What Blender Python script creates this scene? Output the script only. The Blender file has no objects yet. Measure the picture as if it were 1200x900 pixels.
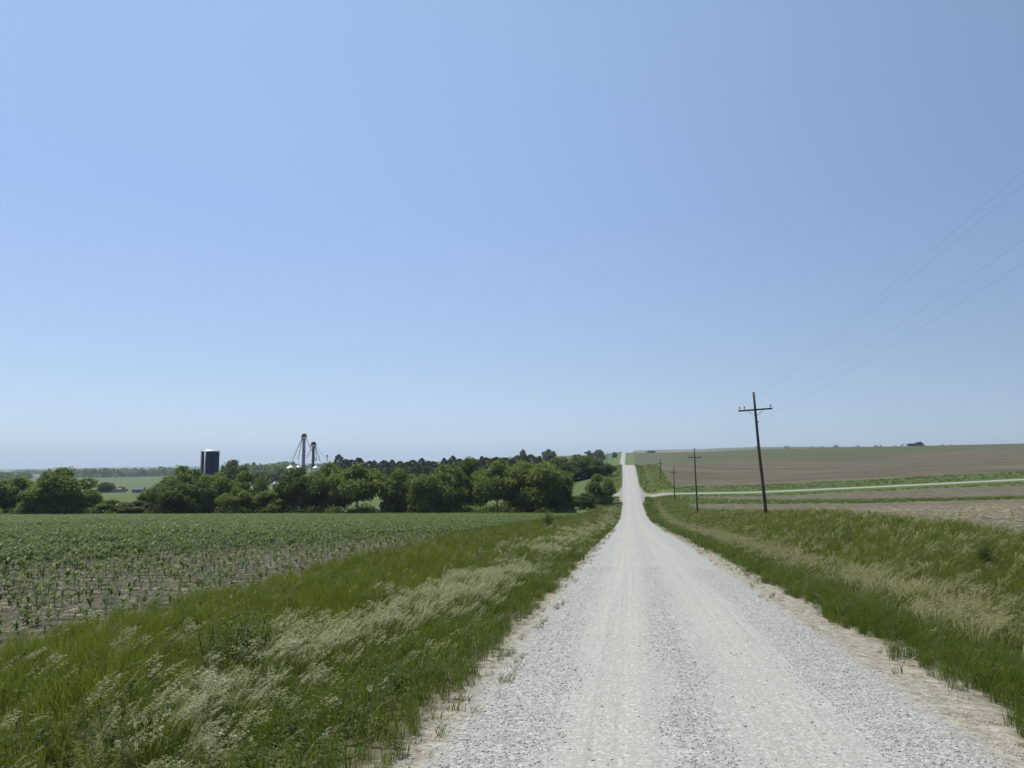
import bpy, math, random
import numpy as np
from mathutils import Vector, Matrix, noise as mnoise

random.seed(7)
rng = np.random.default_rng(11)
R = math.radians
scene = bpy.context.scene
COL = scene.collection

# ------------------------------------------------------------------ view geometry
F = 935.0                       # focal length of the photograph in its own pixels (1200 wide)
HOR = 543.0                     # eye level in the photograph
HC = 2.2                        # eye height above the road
TH = math.atan((HOR - 450.0) / F)


def spot(px, py, Y):
    """Point on the ray of a photo pixel at forward distance Y."""
    x = (px - 600) / F
    y = (450 - py) / F
    dy = math.cos(TH) - y * math.sin(TH)
    dz = math.sin(TH) + y * math.cos(TH)
    k = Y / dy
    return x * k, Y, HC + dz * k


# ------------------------------------------------------------------ terrain
A = math.atan(0.1465)
SA, CA = math.sin(A), math.cos(A)
OFF = 0.75                      # the camera stands this far left of the road's centre


def pchip(xs, ys, x):
    xs = np.asarray(xs, float); ys = np.asarray(ys, float); x = np.asarray(x, float)
    h = np.diff(xs); d = np.diff(ys) / h
    m = np.zeros_like(ys)
    m[0] = d[0]; m[-1] = d[-1]
    for i in range(1, len(xs) - 1):
        if d[i - 1] * d[i] > 0:
            w1 = 2 * h[i] + h[i - 1]; w2 = h[i] + 2 * h[i - 1]
            m[i] = (w1 + w2) / (w1 / d[i - 1] + w2 / d[i])
    xc = np.clip(x, xs[0], xs[-1])
    k = np.clip(np.searchsorted(xs, xc, side='right') - 1, 0, len(xs) - 2)
    t = (xc - xs[k]) / h[k]
    t2 = t * t; t3 = t2 * t
    return ((2 * t3 - 3 * t2 + 1) * ys[k] + (t3 - 2 * t2 + t) * h[k] * m[k]
            + (-2 * t3 + 3 * t2) * ys[k + 1] + (t3 - t2) * h[k] * m[k + 1])


def sstep(a, b, x):
    t = np.clip((np.asarray(x, float) - a) / (b - a), 0, 1)
    return t * t * (3 - 2 * t)


def bend(s):
    return -8.5 * sstep(150, 1000, s)


def ts_to_xy(t, s):
    tt = np.asarray(t, float) + OFF + bend(s)
    return tt * CA + np.asarray(s) * SA, -tt * SA + np.asarray(s) * CA


def xy_to_ts(X, Y):
    s = X * SA + Y * CA
    return X * CA - Y * SA - OFF - bend(s), s


def road_z(s):
    return pchip([-400, -160, -60, -20, 0, 50, 100, 150, 178, 200, 218, 240, 300, 345, 363, 395, 450, 520, 620, 720, 850, 1000, 1200, 1500, 2500],
                 [2.5, 2.6, 2.0, .95, 0, -2.6, -5.5, -7.95, -8.7, -8.75, -8.3, -6.7, -2.4, .9, 1.45, .7, -2.0, -5.5, -7.5, -6.0, -.6, 8.6, 18, 15, 12], s)


FAR_Y = [230, 255, 363, 500, 700, 850, 1000, 1200, 1600, 2500, 4000, 6000, 9500]
FAR_P = [-300, 0, 150, 300, 450, 600, 690, 735, 800, 900, 1200, 1600]
FAR_Z = np.array([
    # -300   0     150    300    450   600   690   735   800   900  1200  1600
    [-12.5, -12.2, -11.8, -10.6, -10., -9.2, -8.2, -7.0, -7.0, -6.0, -1.6, 1.0],
    [-13.0, -12.8, -12.2, -11.0, -9.6, -8.4, -7.4, -5.8, -5.6, -4.4, 0.6, 3.0],
    [-15.0, -14.5, -14.0, -11.5, -7.0, -5.2, -4.2, 1.2, 0.6, 0.2, 5.5, 8.0],
    [-16.0, -15.5, -15.5, -12.5, -5.6, -3.4, -3.6, -4.5, 3.0, 5.9, 10.9, 13.],
    [-18.0, -17.5, -18.0, -13.5, -4.4, -0.4, -1.4, -6.0, 9.0, 14.0, 19.2, 22.],
    [-20.0, -20.0, -20.0, -14.5, -2.8, 3.6, 2.4, -0.6, 13.2, 17.0, 22.6, 26.],
    [-22.0, -22.0, -21.5, -15.0, -0.8, 7.5, 8.0, 8.6, 16.0, 18.0, 24.0, 28.],
    [-25.0, -24.0, -22.5, -16.0, 1.0, 11., 14.5, 18., 18.5, 18.5, 25.0, 29.],
    [-30.0, -28.0, -25.0, -19.0, 0.0, 10., 14.0, 15., 17.0, 18.0, 24.0, 28.],
    [-38.0, -34.0, -31.0, -24.0, -6., 8.0, 22.0, 36., 43.0, 48.0, 54.0, 56.],
    [-58.0, -52.0, -44.0, -34.0, -20., 0.0, 30.0, 62., 68.0, 82.0, 82.0, 80.],
    [-62.0, -54.0, -40.0, -28.0, -24., -5., 28.0, 60., 75.0, 90.0, 90.0, 90.],
    [-78.0, -68.0, -44.0, -20.0, -16., -6., 18.0, 34., 50.0, 70.0, 80.0, 82.]])


def far_z(X, Y):
    X = np.asarray(X, float); Y = np.asarray(Y, float)
    Ys = np.maximum(Y, 60.)
    px = np.clip(600 + F * X / Ys, FAR_P[0], FAR_P[-1])
    Ye = np.clip(np.hypot(Y, np.maximum(0, np.abs(X) - 1.2 * np.abs(Y))), 230, 9500)
    cols = np.stack([pchip(FAR_Y, FAR_Z[:, j], Ye) for j in range(len(FAR_P))])
    k = np.clip(np.searchsorted(FAR_P, px, side='right') - 1, 0, len(FAR_P) - 2)
    P = np.asarray(FAR_P, float)
    w = (px - P[k]) / (P[k + 1] - P[k])
    w = 0.5 * w + 0.5 * w * w * (3 - 2 * w)
    flat = np.arange(px.size)
    c = cols.reshape(len(FAR_P), -1)
    kk = k.reshape(-1)
    z = c[kk, flat] * (1 - w.reshape(-1)) + c[kk + 1, flat] * w.reshape(-1)
    return z.reshape(px.shape)


def near_off(t, s):
    """Height above the road surface level for the ground beside the road."""
    t = np.asarray(t, float); s = np.asarray(s, float)
    rl = pchip([-100, 5, 15, 40, 110, 165, 215], [0, -.1, .0, .5, .85, .35, -.3], s)
    one = np.ones_like(t * s)
    zl = [-1.2 - .02 * np.maximum(s, 0) * one, rl * 0.2 - .7, rl * .7 - .25, rl, rl * .25 - .1, -.34 * one, -.42 * one, -.09 * one, 0 * one]
    tl = [-220., -140, -60, -10.2, -8.4, -6.3, -4.9, -3.3, 0]
    a13 = pchip([-100, 10, 60, 110, 180, 225, 240, 300], [1.0, 1.0, 1.9, 2.0, 1.3, .5, .1, .1], s)
    a34 = pchip([-100, 10, 100, 200, 240, 300], [1.4, 1.7, 2.5, 1.9, .55, .5], s)
    a75 = pchip([-100, 50, 160, 240, 300], [2.5, 3.0, 4.4, 2.6, 2.4], s)
    a110 = pchip([-100, 50, 160, 240, 300], [3.5, 4.0, 5.1, 4.4, 4.4], s)
    tr = [0, 3.6, 5.5, 7.1, 9.3, 11.6, 13.5, 34, 75, 110, 220]
    zr = [0 * one, -.09 * one, -.5 * one, -.38 * one, a13 * .35, a13 * .8, a13, a34, a75, a110, a110 + 3.]
    T = np.array(tl[:-1] + tr)
    Z = np.stack([np.broadcast_to(z, one.shape) for z in zl[:-1] + zr])
    tc = np.clip(t * np.ones_like(one), T[0], T[-1])
    k = np.clip(np.searchsorted(T, tc, side='right') - 1, 0, len(T) - 2)
    w = (tc - T[k]) / (T[k + 1] - T[k])
    flat = np.arange(tc.size)
    c = Z.reshape(len(T), -1); kk = k.reshape(-1); w = w.reshape(-1)
    return (c[kk, flat] * (1 - w) + c[kk + 1, flat] * w).reshape(tc.shape)


def Hts(t, s):
    t = np.asarray(t, float); s = np.asarray(s, float)
    t, s = np.broadcast_arrays(t, s)
    X, Y = ts_to_xy(t, s)
    zr = road_z(s)
    crown = -0.035 * np.minimum(np.abs(t) / 3.3, 1) ** 2
    zn = zr + near_off(t, s) + crown
    # the bank behind the side road
    at = np.abs(t)
    fz = far_z(X, Y)
    wr = sstep(5.0, 30.0, at)
    ditch = -.55 * np.exp(-((at - 6.0) / 1.8) ** 2)
    zf = fz * wr + (zr + crown + ditch) * (1 - wr)
    w = sstep(246, 300, s)
    z = zn * (1 - w) + zf * w
    bank = 0.95 * sstep(243.3, 247.5, s) * (1 - sstep(250, 285, s)) * sstep(5, 16, t)
    ditchs = -0.45 * np.exp(-((s - 235.2) / 1.3) ** 2) * sstep(4, 10, at)
    far_und = 0.5 * np.sin(X * .021 + 1.3) * np.sin(Y * .017) * sstep(25, 120, at) * sstep(150, 400, np.abs(s) + at)
    return z + bank + ditchs + far_und


def HXY(X, Y):
    t, s = xy_to_ts(np.asarray(X, float), np.asarray(Y, float))
    return Hts(t, s)


def hz(X, Y):
    return float(HXY(np.array([X]), np.array([Y]))[0])


# ------------------------------------------------------------------ materials
class NT:
    def __init__(self, name):
        self.m = bpy.data.materials.new(name)
        self.m.use_nodes = True
        self.t = self.m.node_tree
        self.t.nodes.clear()
        self.out = self.n('ShaderNodeOutputMaterial')

    def n(self, kind, **kw):
        nd = self.t.nodes.new(kind)
        for k, v in kw.items():
            setattr(nd, k, v)
        return nd

    def put(self, sock, v):
        if hasattr(v, 'is_linked') or isinstance(v, bpy.types.NodeSocket):
            self.t.links.new(v, sock)
        else:
            if isinstance(v, (tuple, list)) and len(v) == 3 and sock.type == 'RGBA':
                v = (*v, 1)
            sock.default_value = v

    def math(self, op, a, b=0.0, c=None):
        nd = self.n('ShaderNodeMath', operation=op)
        self.put(nd.inputs[0], a); self.put(nd.inputs[1], b)
        if c is not None:
            self.put(nd.inputs[2], c)
        return nd.outputs[0]

    def mix(self, f, a, b, mode='MIX'):
        nd = self.n('ShaderNodeMix', data_type='RGBA', blend_type=mode)
        self.put(nd.inputs[0], f); self.put(nd.inputs[6], a); self.put(nd.inputs[7], b)
        return nd.outputs[2]

    def step(self, x, a, b):
        nd = self.n('ShaderNodeMapRange', interpolation_type='SMOOTHSTEP')
        self.put(nd.inputs[0], x)
        nd.inputs[1].default_value = a; nd.inputs[2].default_value = b
        return nd.outputs[0]

    def noise(self, vec, scale, detail=4, rough=.55):
        nd = self.n('ShaderNodeTexNoise')
        if vec is not None:
            self.put(nd.inputs['Vector'], vec)
        nd.inputs['Scale'].default_value = scale
        nd.inputs['Detail'].default_value = detail
        nd.inputs['Roughness'].default_value = rough
        return nd.outputs[0]

    def voro(self, vec, scale, out='Color'):
        nd = self.n('ShaderNodeTexVoronoi')
        self.put(nd.inputs['Vector'], vec)
        nd.inputs['Scale'].default_value = scale
        return nd.outputs[out]

    def vec(self, x, y, z=0.0):
        nd = self.n('ShaderNodeCombineXYZ')
        self.put(nd.inputs[0], x); self.put(nd.inputs[1], y); self.put(nd.inputs[2], z)
        return nd.outputs[0]

    def ramp(self, f, stops):
        nd = self.n('ShaderNodeValToRGB')
        self.put(nd.inputs[0], f)
        cr = nd.color_ramp
        while len(cr.elements) < len(stops):
            cr.elements.new(.5)
        for e, (p, c) in zip(cr.elements, stops):
            e.position = p; e.color = (*c, 1)
        return nd.outputs[0]

    def bump(self, h, strength, dist):
        nd = self.n('ShaderNodeBump')
        nd.inputs['Strength'].default_value = strength
        nd.inputs['Distance'].default_value = dist
        self.put(nd.inputs['Height'], h)
        return nd.outputs[0]

    def pos(self):
        return self.n('ShaderNodeNewGeometry').outputs['Position']

    def ts(self):
        uv = self.n('ShaderNodeUVMap', uv_map='ts').outputs[0]
        sp = self.n('ShaderNodeSeparateXYZ')
        self.put(sp.inputs[0], uv)
        return uv, sp.outputs[0], sp.outputs[1]

    def principled(self, col, rough=.8, metal=0.0, normal=None, spec=.3):
        b = self.n('ShaderNodeBsdfPrincipled')
        self.put(b.inputs['Base Color'], col)
        self.put(b.inputs['Roughness'], rough)
        b.inputs['Metallic'].default_value = metal
        b.inputs['Specular IOR Level'].default_value = spec
        if normal is not None:
            self.put(b.inputs['Normal'], normal)
        self.t.links.new(b.outputs[0], self.out.inputs[0])
        return self.m


def gravel_color(N, p):
    c1 = N.voro(p, 26.0)
    sp = N.n('ShaderNodeSeparateColor'); N.put(sp.inputs[0], c1)
    c2 = N.voro(p, 60.0)
    sp2 = N.n('ShaderNodeSeparateColor'); N.put(sp2.inputs[0], c2)
    v = N.math('ADD', N.math('MULTIPLY', sp.outputs[0], .6), N.math('MULTIPLY', sp2.outputs[0], .4))
    col = N.ramp(v, [(0.0, (.19, .19, .18)), (.35, (.28, .278, .264)), (.7, (.36, .357, .338)), (1.0, (.58, .575, .55))])
    h = N.math('ADD', N.math('MULTIPLY', N.voro(p, 26.0, 'Distance'), -1.0), N.math('MULTIPLY', sp2.outputs[1], .4))
    return col, h


def mat_road():
    N = NT('gravel_road_surface')
    uv, t, s = N.ts()
    p = N.pos()
    wob = N.math('MULTIPLY', N.math('SUBTRACT', N.noise(N.vec(N.math('MULTIPLY', t, .25), N.math('MULTIPLY', s, .10)), 1.0, 3), .5), 1.0)
    fine = N.math('MULTIPLY', N.math('SUBTRACT', N.noise(p, 3.2, 5, .65), .5), 0.85)
    tt = N.math('ADD', N.math('ADD', t, wob), fine)
    loose, h = gravel_color(N, p)
    packed = N.mix(N.noise(p, 9.0, 6, .75), (.28, .266, .227), (.40, .38, .325))
    speck = N.voro(p, 44.0)
    spk = N.n('ShaderNodeSeparateColor'); N.put(spk.inputs[0], speck)
    packed = N.mix(N.math('MULTIPLY', N.step(spk.outputs[0], .72, .80), .45), packed, (.30, .30, .31))
    packed = N.mix(N.math('MULTIPLY', N.step(spk.outputs[1], .78, .86), .45), packed, (.70, .69, .68))

    def track(c, w):
        d = N.math('ABSOLUTE', N.math('SUBTRACT', tt, c))
        return N.step(d, w + .40, w - .25)
    tr = N.math('MAXIMUM', track(-.98, .5), track(.82, .55))
    # long thin streaks left by the tyres and the grader
    st = N.noise(N.vec(N.math('MULTIPLY', t, 6.0), N.math('MULTIPLY', s, .05)), 1.0, 4, .6)
    tr = N.math('MULTIPLY', tr, N.step(st, .20, .60))
    tr = N.math('MAXIMUM', tr, N.math('MULTIPLY', N.step(st, .56, .70), .45))
    col = N.mix(N.math('MULTIPLY', tr, .88), loose, packed)
    # dry dirt shoulders
    at = N.math('ABSOLUTE', N.math('ADD', t, N.math('MULTIPLY', fine, .9)))
    sh = N.step(at, 2.3, 2.8)
    dn = N.noise(p, 6.0, 6, .75)
    dirt = N.ramp(dn, [(.3, (.10, .088, .066)), (.5, (.25, .225, .175)), (.7, (.43, .395, .325))])
    straw = N.noise(N.vec(N.math('MULTIPLY', t, 14.0), N.math('MULTIPLY', s, 40.0)), 1.0, 3, .7)
    dirt = N.mix(N.math('MULTIPLY', N.step(straw, .54, .66), .7), dirt, (.60, .54, .40))
    dirt = N.mix(N.math('MULTIPLY', N.step(N.noise(p, 2.2, 4, .6), .58, .70), .35), dirt, (.30, .22, .17))
    dirt = N.mix(N.math('MULTIPLY', N.step(at, 2.75, 3.2), N.step(t, 1, 0)), dirt, (.11, .10, .055))
    dirt = N.mix(N.math('MULTIPLY', N.step(s, 30, 120), .6), dirt, (.28, .27, .235))
    col = N.mix(sh, col, dirt)
    st2 = N.noise(N.vec(N.math('MULTIPLY', t, 15.0), N.math('MULTIPLY', s, .035)), 1.0, 3, .6)
    col = N.mix(N.math('MULTIPLY', N.step(st2, .50, .68), N.math('MULTIPLY', N.step(at, 2.4, 2.0), .26)), col, (.235, .222, .19))
    col = N.mix(N.math('MULTIPLY', N.step(st2, .44, .32), N.math('MULTIPLY', N.step(at, 2.4, 2.0), .26)), col, (.47, .445, .38))
    big = N.noise(p, .35, 3)
    col = N.mix(.22, col, N.mix(big, (.38, .38, .38), (.62, .61, .60)), 'OVERLAY')
    nrm = N.bump(N.math('ADD', N.math('MULTIPLY', h, N.math('SUBTRACT', 1.0, N.math('MULTIPLY', tr, .75))), N.noise(p, 5, 4)), .55, .018)
    return N.principled(col, .92, normal=nrm, spec=.2)


def mat_side_road():
    N = NT('side_road_gravel')
    p = N.pos()
    col = N.mix(N.noise(p, 1.2, 5, .6), (.23, .22, .195), (.34, .325, .285))
    return N.principled(col, .95)


def soil_color(N, p, dark, light, straw, sc=1.0):
    a = N.noise(p, .6 * sc, 6, .7)
    col = N.mix(N.step(a, .30, .70), dark, light)
    b = N.noise(p, 9.0, 5, .8)
    col = N.mix(N.math('MULTIPLY', N.step(b, .52, .68), .75), col, straw)
    c = N.noise(p, 26.0, 3, .7)
    col = N.mix(N.math('MULTIPLY', N.step(c, .55, .42), .55), col, (.05, .04, .03))
    return col


def mat_cornsoil():
    N = NT('corn_field_soil')
    p = N.pos()
    col = soil_color(N, p, (.055, .047, .027), (.100, .088, .054), (.26, .235, .155))
    return N.principled(col, .95, normal=N.bump(N.noise(p, 12, 5, .7), .8, .05))


def mat_verge():
    N = NT('verge_soil')
    uv, t, s = N.ts()
    p = N.pos()
    col = N.mix(N.noise(p, 3.0, 5, .7), (.06, .07, .022), (.12, .11, .05))
    grn = N.mix(N.noise(p, .8, 5, .7), (.060, .095, .018), (.125, .160, .035))
    col = N.mix(N.step(s, 90, 220), col, grn)
    dn = N.noise(p, 6.0, 6, .75)
    dirt = N.ramp(dn, [(.3, (.10, .088, .066)), (.5, (.23, .205, .155)), (.7, (.40, .365, .295))])
    dm = N.math('ADD', t, N.math('MULTIPLY', N.math('SUBTRACT', N.noise(p, 1.6, 5, .65), .5), 1.5))
    dm = N.math('MULTIPLY', N.step(dm, 4.1, 3.3), N.math('MULTIPLY', N.step(t, 0, 1), N.step(s, 140, 50)))
    col = N.mix(dm, col, dirt)
    # rounded gravel corners where the side road joins
    f = N.math('MULTIPLY', N.math('SUBTRACT', N.math('ABSOLUTE', t), 3.3), N.math('SUBTRACT', N.math('ABSOLUTE', N.math('SUBTRACT', s, 240.0)), 2.8))
    g = N.math('MULTIPLY', N.step(f, 2.2, 1.2), N.step(N.math('ABSOLUTE', N.math('SUBTRACT', s, 240.0)), 22, 14))
    g = N.math('MULTIPLY', g, N.step(N.math('ABSOLUTE', t), 14, 9))
    col = N.mix(g, col, N.mix(N.noise(p, 1.2, 5, .6), (.20, .192, .172), (.29, .28, .25)))
    return N.principled(col, .95, normal=N.bump(N.noise(p, 6, 4), .6, .08))


def mat_stubble():
    N = NT('stubble_field')
    uv, t, s = N.ts()
    p = N.pos()
    col = soil_color(N, p, (.072, .059, .034), (.130, .108, .067), (.32, .28, .185))
    rows = N.noise(N.vec(N.math('MULTIPLY', t, .9), N.math('MULTIPLY', s, .06)), 1.0, 4, .6)
    col = N.mix(N.math('MULTIPLY', N.step(rows, .45, .7), .22), col, (.28, .24, .17))
    # grassed waterway crossing the field on a slant
    wl = N.math('SUBTRACT', N.math('ADD', s, N.math('MULTIPLY', t, .957)), 232.4)
    wl = N.math('ADD', wl, N.math('MULTIPLY', N.math('SUBTRACT', N.noise(p, .25, 4), .5), 9.0))
    g = N.step(N.math('ABSOLUTE', N.math('ADD', wl, 3.0)), 15.5, 12.5)
    grn = N.mix(N.noise(p, .9, 5, .7), (.055, .09, .018), (.105, .145, .032))
    col = N.mix(g, col, grn)
    # road-side bank
    col = N.mix(N.step(s, 228.5, 231.0), col, grn)
    return N.principled(col, .95, normal=N.bump(N.noise(p, 9, 5, .7), .7, .06))


def mat_tilled():
    N = NT('tilled_field')
    uv, t, s = N.ts()
    p = N.pos()
    n1 = N.noise(N.vec(N.math('MULTIPLY', t, .012), N.math('MULTIPLY', s, .10)), 1.0, 5, .6)
    n2 = N.noise(p, .05, 4, .6)
    col = N.mix(N.step(n1, .32, .68), (.060, .049, .024), (.118, .098, .055))
    col = N.mix(N.math('MULTIPLY', N.step(n2, .45, .65), .35), col, (.145, .118, .072))
    n3 = N.noise(N.vec(N.math('MULTIPLY', t, .02), N.math('MULTIPLY', s, .55)), 1.0, 3, .6)
    col = N.mix(N.math('MULTIPLY', N.step(n3, .52, .66), .30), col, (.17, .142, .085))
    n4 = N.noise(p, .012, 4, .6)
    col = N.mix(N.math('MULTIPLY', N.step(n4, .50, .62), .35), col, (.052, .043, .026))
    # the crop is already up on the farther part of the slope
    far = N.math('ADD', s, N.math('MULTIPLY', N.math('SUBTRACT', N.noise(p, .012, 4), .5), 260.0))
    far = N.math('ADD', far, N.math('MULTIPLY', t, -.45))
    grn = N.mix(n1, (.048, .062, .016), (.076, .085, .027))
    col = N.mix(N.math('MULTIPLY', N.step(far, 330, 520), .80), col, grn)
    # green grass on the bank behind the side road
    gb = N.step(N.math('ADD', s, N.math('MULTIPLY', N.math('SUBTRACT', N.noise(p, .15, 3), .5), 5.0)), 254, 250)
    col = N.mix(gb, col, N.mix(N.noise(p, .9, 5, .7), (.045, .08, .02), (.09, .125, .035)))
    return N.principled(col, .95)


def mat_pasture():
    N = NT('pasture_grass')
    p = N.pos()
    n1 = N.noise(p, .02, 5, .6)
    n2 = N.noise(p, .4, 5, .7)
    col = N.mix(n1, (.065, .105, .020), (.095, .13, .032))
    col = N.mix(N.math('MULTIPLY', n2, .5), col, (.05, .078, .016))
    return N.principled(col, .95)


def mat_hills():
    N = NT('far_farmland')
    p = N.pos()
    c = N.voro(N.vec(0, 0, 0), 1.0)
    sc = N.n('ShaderNodeMapping'); N.put(sc.inputs[0], p); sc.inputs['Scale'].default_value = (.0022, .0011, 0)
    v = N.voro(sc.outputs[0], 1.0)
    sp = N.n('ShaderNodeSeparateColor'); N.put(sp.inputs[0], v)
    col = N.ramp(sp.outputs[0], [(0, (.055, .09, .035)), (.4, (.085, .125, .045)), (.7, (.10, .12, .055)), (1, (.19, .16, .11))])
    return N.principled(col, .95)


def mat_leaf(name, c0, c1, c2, trans=.35, rough=.55, islands=True):
    """Foliage: colour differs leaf by leaf and plant by plant; light also passes through."""
    N = NT(name)
    g = N.n('ShaderNodeNewGeometry')
    oi = N.n('ShaderNodeObjectInfo')
    r1 = g.outputs['Random Per Island']
    col = N.mix(r1, c0, c1)
    col = N.mix(N.math('MULTIPLY', oi.outputs['Random'], .7), col, c2)
    d = N.n('ShaderNodeBsdfPrincipled')
    N.put(d.inputs['Base Color'], col); d.inputs['Roughness'].default_value = rough
    d.inputs['Specular IOR Level'].default_value = .25
    tr = N.n('ShaderNodeBsdfTranslucent'); N.put(tr.inputs[0], N.mix(.5, col, (.14, .20, .02)))
    mx = N.n('ShaderNodeMixShader'); mx.inputs[0].default_value = trans
    N.t.links.new(d.outputs[0], mx.inputs[1]); N.t.links.new(tr.outputs[0], mx.inputs[2])
    N.t.links.new(mx.outputs[0], N.out.inputs[0])
    return N.m


def mat_plain(name, c, rough=.7, metal=0.0, var=.25, sc=2.0, spec=.3):
    N = NT(name)
    tc = N.n('ShaderNodeTexCoord').outputs['Object']
    n = N.noise(tc, sc, 4, .6)
    d = tuple(x * (1 - var) for x in c); l = tuple(min(1, x * (1 + var)) for x in c)
    return N.principled(N.mix(n, d, l), rough, metal, spec=spec)


M = {}
M['road'] = mat_road(); M['side'] = mat_side_road(); M['corn_soil'] = mat_cornsoil()
M['verge'] = mat_verge(); M['stubble'] = mat_stubble(); M['tilled'] = mat_tilled()
M['pasture'] = mat_pasture(); M['hills'] = mat_hills()
M['lush'] = mat_leaf('lush_grass', (.066, .106, .014), (.138, .178, .024), (.116, .152, .021), .5)
M['olive'] = mat_leaf('olive_grass', (.166, .192, .021), (.240, .255, .034), (.190, .220, .028), .5)
M['mid'] = mat_leaf('mid_grass', (.145, .180, .032), (.228, .245, .052), (.184, .214, .041), .5)
M['seed'] = mat_leaf('seed_heads', (.45, .425, .23), (.66, .62, .39), (.54, .50, .29), .38)
M['tanseed'] = mat_leaf('tan_seed_heads', (.34, .31, .15), (.50, .45, .25), (.41, .37, .20), .35)
M['dry'] = mat_leaf('dry_grass', (.30, .25, .15), (.50, .43, .29), (.36, .31, .20), .15)
M['corn'] = mat_leaf('corn_leaf', (.076, .120, .023), (.135, .182, .040), (.103, .150, .032), .42, .5)
M['weed'] = mat_leaf('broadleaf_weed', (.055, .085, .018), (.100, .130, .030), (.075, .105, .024), .35, .6)
M['dock'] = mat_leaf('dock_seed', (.12, .055, .03), (.18, .09, .045), (.14, .07, .035), .1)
M['stone'] = mat_leaf('gravel_stone', (.23, .228, .215), (.37, .366, .345), (.48, .475, .445), 0.0, .85)
M['tree_mid'] = mat_leaf('tree_leaf_mid', (.130, .175, .034), (.230, .280, .068), (.172, .222, .054), .54)
M['tree_light'] = mat_leaf('tree_leaf_light', (.150, .198, .036), (.235, .285, .066), (.19, .24, .054), .54)
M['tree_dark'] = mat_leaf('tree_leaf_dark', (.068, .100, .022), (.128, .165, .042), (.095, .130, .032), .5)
M['conifer'] = mat_leaf('conifer_needles', (.024, .040, .018), (.046, .068, .030), (.032, .052, .024), .2)
M['bark'] = mat_plain('bark', (.10, .085, .07), .9, var=.4, sc=6)
M['palebark'] = mat_plain('pale_bark', (.26, .24, .21), .9, var=.3, sc=6)
M['wood'] = mat_plain('pole_wood', (.075, .06, .05), .85, var=.4, sc=5)
M['porcelain'] = mat_plain('insulator_glaze', (.10, .075, .06), .3, var=.1, spec=.5)
M['steel'] = mat_plain('galvanised_steel', (.62, .64, .66), .42, .35, .1, .6)
M['roofsteel'] = mat_plain('bright_roof_steel', (.80, .81, .82), .4, .15, .05, .6)
M['wire'] = mat_plain('wire_metal', (.26, .26, .28), .5, .1, .1)
M['darksteel'] = mat_plain('dark_steel', (.11, .12, .14), .6, .3, .2)
M['tower'] = mat_plain('dark_tower_steel', (.045, .047, .052), .7, 0, .2)
M['navy'] = mat_plain('navy_enamel', (.012, .019, .052), .6, 0, .15, .5, .2)
M['white'] = mat_plain('white_paint', (.76, .76, .75), .6, 0, .06, 1.0)
M['shedwall'] = mat_plain('weathered_boards', (.30, .29, .27), .8, 0, .15, 1.0)
M['palemetal'] = mat_plain('pale_roof_metal', (.24, .245, .245), .6, 0, .1, 1.0)
M['redroof'] = mat_plain('brown_roof', (.16, .10, .08), .85, 0, .2, 1.0)
M['greyroof'] = mat_plain('grey_roof', (.10, .105, .12), .8, 0, .2, 1.0)
M['glass'] = mat_plain('window_glass', (.03, .035, .04), .15, 0, .1, 1.0, .6)

# ------------------------------------------------------------------ object helpers


def link(o):
    COL.objects.link(o)
    return o


def mesh_obj(name, verts, faces, mat, parent=None, smooth=False, do_link=True):
    me = bpy.data.meshes.new(name)
    me.from_pydata([tuple(v) for v in verts], [], [tuple(int(i) for i in f) for f in faces])
    me.materials.append(mat) if not isinstance(mat, list) else [me.materials.append(m) for m in mat]
    if smooth:
        me.polygons.foreach_set('use_smooth', [True] * len(me.polygons))
    me.update()
    o = bpy.data.objects.new(name, me)
    if do_link:
        link(o)
    if parent is not None:
        o.parent = parent
    return o


def quads_mesh(name, V, Fq, mats, midx=None):
    """Fast mesh from numpy arrays: V (n,3), Fq (m,4)."""
    me = bpy.data.meshes.new(name)
    n, m = len(V), len(Fq)
    me.vertices.add(n); me.vertices.foreach_set('co', np.asarray(V, np.float32).ravel())
    me.loops.add(4 * m); me.loops.foreach_set('vertex_index', np.asarray(Fq, np.int32).ravel())
    me.polygons.add(m)
    me.polygons.foreach_set('loop_start', np.arange(0, 4 * m, 4, dtype=np.int32))
    me.polygons.foreach_set('loop_total', np.full(m, 4, np.int32))
    for k in mats:
        me.materials.append(k)
    if midx is not None:
        me.polygons.foreach_set('material_index', np.asarray(midx, np.int32))
    me.update(calc_edges=True)
    return me


def tag(o, label=None, cat=None, group=None, kind=None):
    if label: o['label'] = label
    if cat: o['category'] = cat
    if group: o['group'] = group
    if kind: o['kind'] = kind
    return o


def empty(name, loc, rz=0.0, scale=None):
    o = bpy.data.objects.new(name, None)
    o.empty_display_size = .2
    o.location = loc; o.rotation_euler = (0, 0, rz)
    if scale is not None:
        o.scale = scale
    return link(o)


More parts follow.
